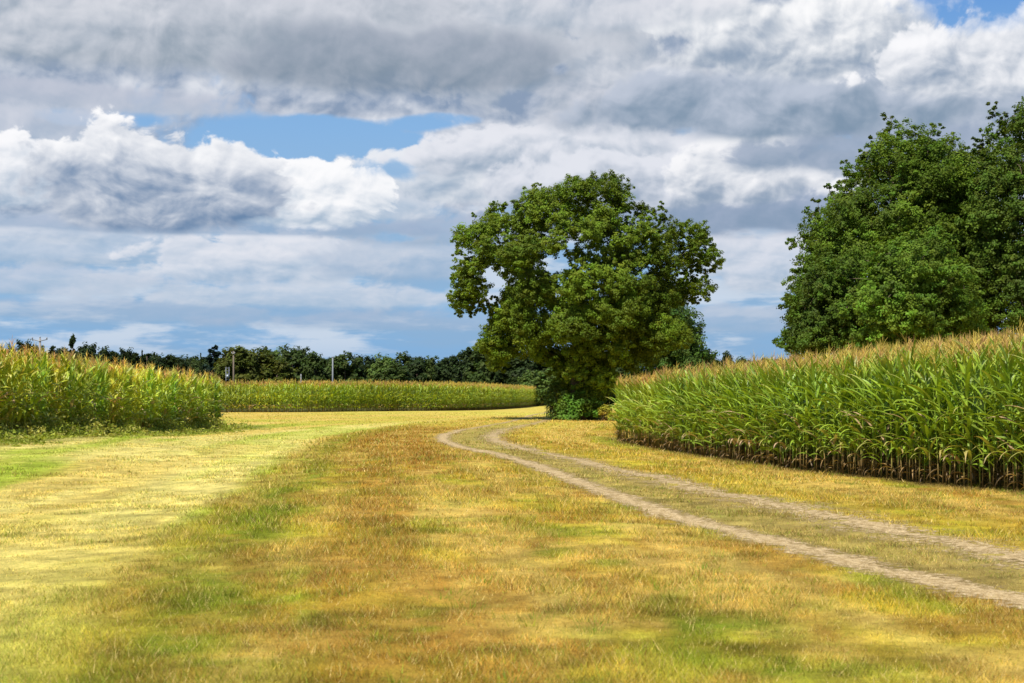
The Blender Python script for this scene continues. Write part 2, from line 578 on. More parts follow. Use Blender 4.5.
def far_edge(x):
    return np.interp(x, FAR_PTS[:, 0], FAR_PTS[:, 1])


def grass_colour(x, y):
    """what colour the sward is at a place (species and dryness)"""
    x = np.asarray(x, float); y = np.asarray(y, float)
    n1 = fbm(x * 0.45 + 3, y * 0.22, 11, 4)
    n2 = fbm(x * 1.1, y * 0.8, 23, 4)
    n3 = fbm(x * 3.5, y * 2.6, 31, 3)
    straw = np.array(lin(206, 173, 80)); pale = np.array(lin(220, 202, 114)); brown = np.array(lin(164, 120, 46))
    green = np.array(lin(124, 144, 34)); yel = np.array(lin(194, 174, 48)); lime = np.array(lin(166, 180, 56)); dgreen = np.array(lin(84, 108, 36))
    def mixc(c, k, w):
        w = np.clip(w, 0, 1)[..., None]
        return c * (1 - w) + k * w
    c = np.broadcast_to(straw * 0.93, x.shape + (3,)).copy()
    c = mixc(c, brown, sstep(0.50, 0.66, n1) * 0.5)
    c = mixc(c, yel, sstep(0.45, 0.65, n2) * 0.7)
    c = mixc(c, green, sstep(0.50, 0.66, fbm(x * 2.4 - 8, y * 1.3 + 4, 41, 5)) * (0.3 + 0.35 * sstep(0.4, 0.6, n1)))
    c = mixc(c, brown, sstep(0.52, 0.66, fbm(x * 2.2 + 5, y * 1.2, 47, 4)) * 0.6)
    # streaks that follow the sweep of the lane, left by mowing and driving
    p = lambda cx, cy, sx, sy: np.exp(-((x - cx) / sx) ** 2 - ((y - cy) / sy) ** 2)
    dl, sl = dist_line(x, y, LANE)
    sd_ = np.where(sl > 0, dl, -dl)
    nn = (n2 - 0.5) * 1.6
    stk = fbm(sd_ * 1.1 + 40, y * 0.06, 55, 4)
    c = mixc(c, brown, sstep(0.50, 0.64, stk) * 0.6)
    c = mixc(c, lin(214, 182, 92), sstep(0.50, 0.62, fbm(sd_ * 1.7 + 9, y * 0.09, 57, 4)) * 0.6)
    c = mixc(c, brown * 0.7, np.clip(p(0.75, 9.8, 1.0, 0.8) + p(-0.3, 8.8, 1.0, 0.5) + p(1.6, 8.4, 0.6, 0.5), 0, 1) * sstep(0.38, 0.60, n3 * 0.6 + n2 * 0.4) * 0.9)
    c = mixc(c, green * 0.9, np.clip(p(-0.35, 9.2, 0.5, 0.8) + 0.8 * p(1.5, 7.8, 1.2, 0.7) + p(1.3, 9.2, 0.6, 0.6) + 0.7 * p(-0.6, 15, 0.6, 1.6), 0, 1) * sstep(0.44, 0.58, n3 * 0.6 + n2 * 0.4) * 0.8)
    # strip of greener grass along the lane's edge
    w_edge = np.exp(-((sd_ + 0.35 + nn * 0.45) / 0.50) ** 2)
    c = mixc(c, green * 0.95, w_edge * (0.35 + 0.5 * sstep(0.40, 0.60, n3 * 0.6 + n2 * 0.4)) * (1 - 0.4 * sstep(50, 70, y)))
    # left of it the mown lane: pale, with lime streaks running along it
    lane = sstep(-0.05, 0.7, sd_ + nn * 0.4)
    stripe = fbm(sd_ * 0.9, y * 0.05, 51, 3)
    lc = mixc(np.broadcast_to(pale, x.shape + (3,)).copy(), lime, sstep(0.42, 0.60, stripe * 0.7 + n1 * 0.3) * 0.95)
    lc = mixc(lc, green * 1.1, sstep(0.50, 0.66, n2 * 0.6 + n1 * 0.4) * 0.6 * (0.4 + sstep(18, 9, y)))
    lc = mixc(lc, lime * 0.95, sstep(20, 9, y) * 0.35)
    lc = mixc(lc, straw * 1.05, sstep(0.55, 0.68, fbm(sd_ * 0.8, y * 0.08, 61, 3)) * 0.5)
    lc = mixc(lc, pale * 1.08, np.exp(-((sd_ - 1.5) / 0.9) ** 2) * 0.55)
    c = mixc(c, lc, lane)
    # browner verge top right of the lane
    verge = (1 - lane) * np.exp(-((dl - 2.2) / 2.0) ** 2) * sstep(20, 34, y) * (1 - sstep(62, 80, y))
    c = mixc(c, brown * 1.0, verge * (0.35 + sstep(0.4, 0.6, n2) * 0.55))
    # between the ruts greener and short
    da, _ = dist_line(x, y, RUT_A[::3]); db, _ = dist_line(x, y, RUT_B[::3])
    mid = sstep(2.6, 1.9, da + db)
    c = mixc(c, lin(166, 150, 84), mid * 0.7)
    c = mixc(c, yel * 1.0, sstep(0.0, 1.5, 2.4 - db) * (1 - mid) * sstep(0, 1, x) * 0.4)
    # weedy green foot of the left field
    ex = np.interp(y, EDGE_L[:, 1], EDGE_L[:, 0])
    wl = sstep(2.6, 0.4, x - ex + nn * 0.8) * sstep(20, 26, y) * (1 - sstep(66, 72, y))
    c = mixc(c, dgreen * 1.05, wl * 0.9)
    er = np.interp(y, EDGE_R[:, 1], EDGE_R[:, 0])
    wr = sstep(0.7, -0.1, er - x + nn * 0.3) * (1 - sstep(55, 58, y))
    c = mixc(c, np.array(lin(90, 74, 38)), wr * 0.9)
    c = mixc(c, green, np.exp(-((er - x - 0.5) / 0.4) ** 2) * sstep(38, 48, y) * 0.5 * (y < 58))
    # far part of the meadow: straw with soft green bands
    farm = sstep(64, 84, y)
    fc = mixc(np.broadcast_to(straw * 1.0, x.shape + (3,)).copy(), lin(190, 176, 70), sstep(0.42, 0.6, fbm(x * 0.10, y * 0.16, 71, 3)) * 0.8)
    c = mixc(c, fc, farm * 0.75)
    c = mixc(c, lin(200, 196, 80), p(2, 106, 8, 6) * 0.7)
    fine = 1 - sstep(30, 60, y)
    c = c * (1 + fine * ((fbm(x * 4, y * 3.4, 91, 4) - 0.5) * 1.3))[..., None]
    # ground beneath the far fields and wood
    c = mixc(c, lin(96, 96, 48), sstep(0, 3, y - far_edge(x)))
    return c


def build_ground():
    def axis(lo, hi, s0, n):
        a, b_ = math.asinh(lo / s0), math.asinh(hi / s0)
        return np.sinh(np.linspace(a, b_, n)) * s0
    xs = axis(-3500, 3500, 9.0, 820)
    ys = np.concatenate([-axis(0.5, 400, 6, 40)[::-1] + 4.0, 4.0 + axis(0.0, 5000, 7.0, 760)])
    X, Y = np.meshgrid(xs, ys)
    Z = height(X, Y)
    v = np.stack([X, Y, Z], -1).reshape(-1, 3)
    nx, ny = len(xs), len(ys)
    idx = np.arange(nx * ny).reshape(ny, nx)
    f = np.stack([idx[:-1, :-1], idx[:-1, 1:], idx[1:, 1:], idx[1:, :-1]], -1).reshape(-1, 4)
    near = (np.abs(v[:, 0]) < 150) & (v[:, 1] < 300) & (v[:, 1] > -30)
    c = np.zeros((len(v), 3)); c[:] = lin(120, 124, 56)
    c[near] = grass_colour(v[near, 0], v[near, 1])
    m, nt, b = mat_new('meadow_ground')
    out = b.node('ShaderNodeOutputMaterial')
    at = b.node('ShaderNodeAttribute', attribute_name='Col')
    geo = b.node('ShaderNodeNewGeometry')
    pos = E(b, geo.outputs['Position'])
    n1 = b.noise(pos, 2.2, 6, 0.65); n2 = b.noise(pos, 14.0, 5, 0.7); n3 = b.noise(pos, 70.0, 3, 0.7)
    mul = b.node('ShaderNodeVectorMath', operation='SCALE')
    nt.links.new(at.outputs['Color'], mul.inputs[0])
    b.put(mul.inputs['Scale'], (n1 - 0.5) * 0.6 + (n2 - 0.5) * 1.1 + (n3 - 0.5) * 1.3 + 0.86)
    g = b.mix(b.ss(0.54, 0.70, b.noise(pos, 5.0, 5, 0.7)) * 0.35, E(b, mul.outputs[0]), lin(118, 128, 40))
    g = b.mix(b.ss(0.58, 0.72, b.noise(pos, 9.0, 5, 0.7)) * 0.3, g, lin(124, 98, 48))
    pr = b.node('ShaderNodeBsdfPrincipled')
    b.put(pr.inputs['Base Color'], g)
    pr.inputs['Roughness'].default_value = 0.95
    pr.inputs['Specular IOR Level'].default_value = 0.05
    bp = b.node('ShaderNodeBump')
    bp.inputs['Strength'].default_value = 1.0
    bp.inputs['Distance'].default_value = 0.03
    b.put(bp.inputs['Height'], n2 + n3 * 0.6)
    nt.links.new(bp.outputs[0], pr.inputs['Normal'])
    nt.links.new(pr.outputs[0], out.inputs[0])
    link('ground', mesh_np('ground', v, f, m, c, True), kind='structure')


def build_track():
    g = Geo()
    for line, w in ((RUT_A, 0.62), (RUT_B, 1.70)):
        # resample evenly
        seg = np.r_[0, np.cumsum(np.linalg.norm(np.diff(line, axis=0), axis=1))]
        s = np.arange(0, seg[-1], 0.22)
        P = np.stack([np.interp(s, seg, line[:, 0]), np.interp(s, seg, line[:, 1])], -1)
        T = np.gradient(P, axis=0)
        T /= np.linalg.norm(T, axis=1)[:, None]
        Nn = np.stack([-T[:, 1], T[:, 0]], -1)
        k = np.linspace(-1, 1, 9)
        Q = P[:, None, :] + Nn[:, None, :] * (k * w)[None, :, None]
        Z = height(Q[..., 0], Q[..., 1]) + 0.004
        v = np.concatenate([Q, Z[..., None]], -1).reshape(-1, 3)
        idx = np.arange(len(P) * 9).reshape(len(P), 9)
        f = np.stack([idx[:-1, :-1], idx[1:, :-1], idx[1:, 1:], idx[:-1, 1:]], -1).reshape(-1, 4)
        c = np.zeros((len(P), 9, 3))
        c[..., 0] = np.abs(k)[None, :]
        c[..., 1] = ((0.53 if w < 0.9 else 0.31) * (1 - 0.45 * sstep(56, 74, P[:, 1])))[:, None]             # how worn the rut is
        c[..., 2] = sstep(5.0, 9.0, P[:, 1])[:, None]
        g.add(v, f, c.reshape(-1, 3))
    m, nt, b = mat_new('gravel')
    out = b.node('ShaderNodeOutputMaterial')
    at = b.node('ShaderNodeAttribute', attribute_name='Col')
    sp = b.node('ShaderNodeSeparateColor')
    nt.links.new(at.outputs['Color'], sp.inputs[0])
    off, worn = E(b, sp.outputs[0]), E(b, sp.outputs[1])
    geo = b.node('ShaderNodeNewGeometry')
    pos = E(b, geo.outputs['Position'])
    n1 = b.noise(pos, 2.0, 5, 0.6); n2 = b.noise(pos, 11.0, 5, 0.7); n3 = b.noise(pos, 45.0, 4, 0.7)
    cell = b.voro(pos, 30.0, 1.5, 0.5)
    a = worn - off * 1.25 + (n1 - 0.5) * 1.3 + (n2 - 0.5) * 2.0 + (n3 - 0.5) * 2.0
    a = b.ss(-0.10, 0.22, a)
    c1 = b.mix(b.ss(0.35, 0.65, n2), lin(170, 144, 98), lin(208, 182, 136))
    c1 = b.mix(b.ss(0.46, 0.60, n3) * 0.8, c1, lin(124, 100, 60))
    c1 = b.mix(b.ss(0.22, 0.08, cell) * b.ss(0.5, 0.6, n2), c1, lin(226, 214, 194))
    pr = b.node('ShaderNodeBsdfPrincipled')
    b.put(pr.inputs['Base Color'], c1)
    pr.inputs['Roughness'].default_value = 0.95
    pr.inputs['Specular IOR Level'].default_value = 0.1
    bp = b.node('ShaderNodeBump')
    bp.inputs['Strength'].default_value = 0.6
    bp.inputs['Distance'].default_value = 0.02
    b.put(bp.inputs['Height'], n3 - cell * 0.6)
    nt.links.new(bp.outputs[0], pr.inputs['Normal'])
    tr = b.node('ShaderNodeBsdfTransparent')
    mx = b.node('ShaderNodeMixShader')
    b.put(mx.inputs[0], a)
    nt.links.new(tr.outputs[0], mx.inputs[1])
    nt.links.new(pr.outputs[0], mx.inputs[2])
    nt.links.new(mx.outputs[0], out.inputs[0])
    link('gravel_track', g.mesh('gravel_track', m, True), kind='structure')


def build_grass():
    """short mown sward: single blades near the camera, coarser tufts further off"""
    V, C, F = [], [], []
    nv = 0
    # (d0, d1, blades per m2, blade height, blade width)
    zones = [(6.3, 10, 4200, 0.042, 0.0036), (10, 15, 2300, 0.045, 0.0048), (15, 24, 900, 0.05, 0.008), (24, 40, 300, 0.055, 0.014), (40, 70, 80, 0.06, 0.026), (70, 112, 22, 0.07, 0.045)]
    for d0, d1, dens, hh, ww in zones:
        xm = 0.50 * d1
        area = 2 * xm * (d1 - d0)
        n = int(area * dens)
        x = rng.uniform(-xm, xm, n); y = rng.uniform(d0, d1, n)
        keep = np.abs(x) < 0.48 * y + 0.4
        keep &= ~(in_right_field(x - 0.1, y)) & ~(in_left_field(x + 0.1, y))
        x, y = x[keep], y[keep]
        # patchy growth
        pat = fbm(x * 1.3, y * 1.0, 83, 4) * 0.6 + fbm(x * 5, y * 5, 87, 2) * 0.4
        keep = rng.random(len(x)) < 0.25 + 1.5 * sstep(0.35, 0.65, pat)
        x, y, pat = x[keep], y[keep], pat[keep]
        da, _ = dist_line(x, y, RUT_A[::3]); db, _ = dist_line(x, y, RUT_B[::3])
        keep = (da > 0.16 + 0.32 * rng.random(len(x))) & (db > 0.10 + 0.5 * rng.random(len(x)) ** 1.5)
        x, y, pat, da, db = x[keep], y[keep], pat[keep], da[keep], db[keep]
        n = len(x)
        c = grass_colour(x, y)
        dl, sl = dist_line(x, y, LANE)
        lane = sstep(-0.1, 0.9, np.where(sl > 0, dl, -dl))
        gre = sstep(0.9, 1.25, c[:, 1] / (c[:, 0] + 1e-6))
        h = hh * (0.45 + 1.0 * rng.random(n) ** 1.5) * (0.6 + 0.9 * sstep(0.4, 0.7, pat)) * 1.15 * (1 - 0.5 * lane) * (1 + 0.35 * gre)
        midr = sstep(2.6, 1.9, da + db)
        h *= 1 - 0.35 * midr
        w = ww * (0.6 + 0.8 * rng.random(n))
        c = c * ((0.50 + 1.05 * rng.random(n)) * (0.70 + 0.6 * fbm(x * 8, y * 8, 97, 2)))[:, None]
        fresh = rng.random(n) < 0.16 + 0.10 * sstep(0.5, 0.62, pat)
        c[fresh] = np.array(lin(146, 160, 50)) * (0.6 + 0.7 * rng.random(fresh.sum()))[:, None]
        dry = rng.random(n) < 0.12
        c[dry] = np.array(lin(236, 208, 132)) * (0.7 + 0.5 * rng.random(dry.sum()))[:, None]
        br = rng.random(n) < 0.07
        c[br] = np.array(lin(138, 106, 50)) * (0.6 + 0.8 * rng.random(br.sum()))[:, None]
        th = rng.uniform(0, 2 * np.pi, n)
        lean = (0.3 + 0.9 * rng.random(n)) * h
        ld = rng.uniform(0, 2 * np.pi, n)
        z = height(x, y) - 0.004
        ax, ay = np.cos(th) * w / 2, np.sin(th) * w / 2
        v = np.zeros((n, 3, 3))
        v[:, 0] = np.stack([x - ax, y - ay, z], -1)
        v[:, 1] = np.stack([x + ax, y + ay, z], -1)
        v[:, 2] = np.stack([x + np.cos(ld) * lean, y + np.sin(ld) * lean, z + h], -1)
        V.append(v.reshape(-1, 3))
        C.append(np.repeat(c, 3, axis=0))
        F.append(np.arange(n * 3).reshape(n, 3) + nv)
        nv += 3 * n
    # stray taller tufts
    n = 520
    y = rng.uniform(6.5, 34, n) ; x = rng.uniform(-0.4, 0.4, n) * y
    da, _ = dist_line(x, y, RUT_A[::3]); db, _ = dist_line(x, y, RUT_B[::3]); dl, sl = dist_line(x, y, LANE)
    ok = (da > .5) & (db > .5) & ~in_right_field(x - 0.3, y) & ~in_left_field(x + 0.3, y) & ((sl < 0) | (rng.random(n) < 0.3))
    ok &= fbm(x * 0.5, y * 0.4, 95, 3) > 0.47
    for tx, ty in zip(x[ok], y[ok]):
        k = rng.integers(14, 40)
        r = np.abs(rng.normal(0, 0.10, k)); a = rng.uniform(0, 6.283, k)
        bx, by = tx + r * np.cos(a), ty + r * np.sin(a)
        hgt = rng.uniform(0.03, 0.085, k)
        w = rng.uniform(0.0015, 0.0035, k)
        th = rng.uniform(0, 6.283, k)
        z = height(bx, by) - 0.004
        ln = rng.uniform(0.2, 0.9, k) * hgt
        v = np.zeros((k, 3, 3))
        v[:, 0] = np.stack([bx - np.cos(th) * w, by - np.sin(th) * w, z], -1)
        v[:, 1] = np.stack([bx + np.cos(th) * w, by + np.sin(th) * w, z], -1)
        v[:, 2] = np.stack([bx + np.cos(a) * ln, by + np.sin(a) * ln, z + hgt], -1)
        c = np.array(lin(128, 156, 42))[None] * rng.uniform(0.6, 1.25, (k, 1)) * np.array([rng.uniform(0.8, 1.5), 1, 1])
        V.append(v.reshape(-1, 3)); C.append(np.repeat(c, 3, axis=0)); F.append(np.arange(k * 3).reshape(k, 3) + nv)
        nv += 3 * k
    me = mesh_np('meadow_grass', np.concatenate(V), None, M_GRASS, np.concatenate(C), False, np.concatenate(F))
    link('meadow_grass', me, kind='stuff', label='short mown meadow grass, straw yellow with green and brown patches', cat='grass')


build_ground()
build_track()
build_grass()


# ------------------------------------------------------------------ maize
def leaf_strip(g, base, phi, e0, e1, length, width, c0, c1, nseg=7, fold=0.35, twist=0.0):
    """one arching strap leaf with a sunken midrib"""
    s = np.linspace(0, 1, nseg + 1)
    e = e0 + (e1 - e0) * s ** 1.4
    ds = length / nseg
    r = np.concatenate([[0], np.cumsum(np.cos((e[:-1] + e[1:]) / 2) * ds)])
    zz = np.concatenate([[0], np.cumsum(np.sin((e[:-1] + e[1:]) / 2) * ds)])
    w = width * 0.5 * np.clip(np.minimum(1.0, 0.45 + 3.2 * s) * (1 - s ** 2.6), 0.02, 1)
    ph = phi + twist * s
    cx, cy = np.cos(phi), np.sin(phi)
    mid = np.stack([base[0] + r * cx, base[1] + r * cy, base[2] + zz], -1)
    # side direction (horizontal, rolled with the twist) and leaf normal
    sx = np.stack([-np.sin(ph), np.cos(ph), 0.5 * np.sin(twist * s * 1.5)], -1)
    nr = np.stack([-np.sin(e) * cx, -np.sin(e) * cy, np.cos(e)], -1)
    L = mid + sx * w[:, None] + nr * (w * fold)[:, None]
    Rr = mid - sx * w[:, None] + nr * (w * fold)[:, None]
    v = np.stack([L, mid, Rr], 1).reshape(-1, 3)
    k = np.arange(nseg) * 3
    f = np.concatenate([np.stack([k, k + 1, k + 4, k + 3], -1), np.stack([k + 1, k + 2, k + 5, k + 4], -1)])
    c = np.array(c0)[None] * (1 - s[:, None] ** 2) + np.array(c1)[None] * s[:, None] ** 2
    c = np.repeat(c, 3, axis=0)
    c[1::3] *= 1.25
    g.add(v, f, c)


def maize(rs, H=2.15, yellow=0.0, detail=1.0, lean=(0.0, 0.0), plane=None, brown_top=0.34, wide=1.0):
    """returns three Geo: stalk, foliage, tassel"""
    st, fo, ta = Geo(), Geo(), Geo()
    green = np.array((0.190, 0.300, 0.026)) * (1 - yellow) + np.array((0.42, 0.46, 0.040)) * yellow
    dry = np.array((0.33, 0.21, 0.085))
    lx, ly = lean[0] + rs.normal(0, 0.04), lean[1] + rs.normal(0, 0.04)
    P = lambda h: (lx * (h / H) ** 2, ly * (h / H) ** 2, h)
    fine = detail > 0.6
    ns = 6 if fine else 3
    hs = np.linspace(-0.03, H, ns + 1)
    tube(st, [P(h) for h in hs], [0.012 - 0.008 * (h / H) for h in hs], 5 if fine else 3, (1, 1, 1))
    vz = st.v[0][:, 2]
    t = np.clip(vz / H, 0, 1)[:, None]
    brown = np.array((0.27, 0.18, 0.065)) * (0.5 + 1.0 * rs.random())
    k = sstep(brown_top * 0.5, brown_top, t)
    st.c[0] = brown * (1 - k) + green * 1.1 * k
    if plane is None: plane = rs.uniform(0, math.pi)
    nl = int(rs.integers(16, 19)) if fine else (11 if detail > 0.4 else 8)
    nseg = 7 if fine else (5 if detail > 0.4 else 3)
    wk = (1.0 if fine else (1.15 if detail > 0.4 else 1.6)) * wide
    for i in range(nl):
        f = (i + 0.5 + rs.uniform(-.5, .5)) / nl
        h = 0.06 + (H - 0.22) * f
        phi = plane + math.pi * (i % 2) + rs.normal(0, 0.45)
        if f < brown_top * 0.55:
            if rs.random() < 0.35: continue
            L = rs.uniform(0.12, 0.42)
            c = dry * rs.uniform(0.35, 1.3)
            leaf_strip(fo, P(h), phi, rs.uniform(-0.4, 0.9), rs.uniform(-1.7, -1.3), L, rs.uniform(0.02, 0.04) * wk, c, c * rs.uniform(.6, 1.3), nseg, 0.9, rs.normal(0, 1.8))
            continue
        mid = 1 - abs(f - 0.5) * 1.1
        L = rs.uniform(0.5, 0.85) * (0.50 + 0.5 * mid)
        up = float(sstep(0.50, 0.95, f))
        e0 = rs.uniform(0.75, 1.10) + 0.32 * up
        e1 = rs.uniform(-1.35, 0.1) * (1 - up) + rs.uniform(0.3, 1.2) * up
        c0 = green * rs.uniform(0.6, 1.3)
        c1 = c0 * (1.1, 1.02, 1.0)
        if rs.random() < 0.20 + 0.3 * yellow:
            c1 = np.array((0.40, 0.34, 0.10)) * rs.uniform(0.7, 1.2)
        if f < brown_top and rs.random() < 0.30 + 0.2 * yellow:
            c0 = (c0 + np.array((0.38, 0.29, 0.09))) / 2
            c1 = np.array((0.44, 0.30, 0.13))
        if f < 0.58 and rs.random() < 0.09:
            c0, c1 = np.array((0.46, 0.32, 0.18)), np.array((0.50, 0.34, 0.20))
        leaf_strip(fo, P(h), phi, e0, e1, L, rs.uniform(0.054, 0.086) * wk, c0, c1, nseg, 0.35, rs.normal(0, 0.6))
    # tassel: a spike with thin side branches
    tan = np.array((0.60, 0.46, 0.10)) * rs.uniform(0.75, 1.25)
    if rs.random() < 0.2: tan = np.array((0.50, 0.31, 0.12)) * rs.uniform(0.8, 1.2)
    top = P(H)
    nb = 10 if fine else (9 if detail > 0.4 else 6)
    wt = 0.010 if fine else (0.014 if detail > 0.4 else 0.034)
    tube(ta, [P(H), (top[0], top[1], H + 0.22)], [0.006, 0.004], 3, tan)
    for k in range(nb):
        ph = rs.uniform(0, 6.283)
        e0 = 1.52 if k == 0 else rs.uniform(1.0, 1.4)
        e1 = 1.45 if k == 0 else rs.uniform(0.2, 1.1)
        b0 = (top[0], top[1], H + (0.16 if k == 0 else rs.uniform(-0.02, 0.20)))
        leaf_strip(ta, b0, ph, e0, e1, (0.24 if k == 0 else rs.uniform(0.14, 0.24)), wt, tan, tan * 1.1, 3, 0.8, rs.normal(0, 1))
    # short flag leaves bleached at the tip
    for k in range(3):
        c0 = green * 1.25 + np.array((0.10, 0.06, 0.0)); c1 = np.array((0.46, 0.37, 0.12))
        leaf_strip(fo, P(H - rs.uniform(0.05, 0.25)), rs.uniform(0, 6.283), 1.25, rs.uniform(-0.2, 0.9), rs.uniform(0.22, 0.36), 0.034 * wk, c0, c1, max(3, nseg - 3), 0.35, 0)
    return st, fo, ta


def place_rows(edge, rows, spacing, row_gap, side, y0, y1, rs):
    """plant positions in rows parallel to a field edge: side +1 = field to the right of the edge"""
    seg = np.r_[0, np.cumsum(np.linalg.norm(np.diff(edge, axis=0), axis=1))]
    out = []
    for r in range(rows):
        s = np.arange(0, seg[-1], spacing) + rs.uniform(0, spacing)
        s = s + rs.normal(0, spacing * 0.2, len(s))
        x = np.interp(s, seg, edge[:, 0]); y = np.interp(s, seg, edge[:, 1])
        x = x + side * (row_gap * r + 0.16) + rs.normal(0, 0.035, len(s))
        ok = (y > y0) & (y < y1) & (rs.random(len(s)) > 0.03)
        out.append(np.stack([x[ok], y[ok], np.full(ok.sum(), float(r))], -1))
    return out


def scatter_mesh(name, templates, pos, rot, scale, rs, mats, tintv=None):
    """many copies of the templates written into one mesh; a template is a list of (Geo, material index)"""
    V, F, C, F3, MI, MI3 = [], [], [], [], [], []
    nv = 0
    which = rs.integers(0, len(templates), len(pos))
    for ti, tpl in enumerate(templates):
        sel = np.where(which == ti)[0]
        if not len(sel): continue
        c_, s_ = np.cos(rot[sel]), np.sin(rot[sel])
        for geo, mi in tpl:
            v, f, c, f3 = geo.arrays()
            vx = v[None, :, 0] * scale[sel, None]; vy = v[None, :, 1] * scale[sel, None]; vz = v[None, :, 2] * scale[sel, None]
            X = vx * c_[:, None] - vy * s_[:, None] + pos[sel, 0, None]
            Y = vx * s_[:, None] + vy * c_[:, None] + pos[sel, 1, None]
            Zz = vz + pos[sel, 2, None]
            V.append(np.stack([X, Y, Zz], -1).reshape(-1, 3))
            cc = np.broadcast_to(c[None], (len(sel),) + c.shape)
            if tintv is not None: cc = cc * tintv[sel][:, None, :]
            C.append(cc.reshape(-1, 3))
            offs = nv + np.arange(len(sel)) * len(v)
            if f is not None:
                F.append((f[None] + offs[:, None, None]).reshape(-1, 4)); MI.append(np.full(len(sel) * len(f), mi))
            if f3 is not None:
                F3.append((f3[None] + offs[:, None, None]).reshape(-1, 3)); MI3.append(np.full(len(sel) * len(f3), mi))
            nv += len(sel) * len(v)
    me = mesh_np(name, np.concatenate(V), np.concatenate(F), mats[0], np.concatenate(C), False, np.concatenate(F3) if F3 else None)
    for m in mats[1:]: me.materials.append(m)
    me.polygons.foreach_set('material_index', np.concatenate(MI + MI3).astype(np.int32))
    return me


def field_tint(x, y, seed, amt):
    n = fbm(x * 0.35, y * 0.35, seed, 3)
    k = 1 + (n - 0.5) * amt
    return np.stack([k * (1 + (fbm(x * 0.8, y * 0.8, seed + 9, 2) - 0.5) * amt), k, k], -1)


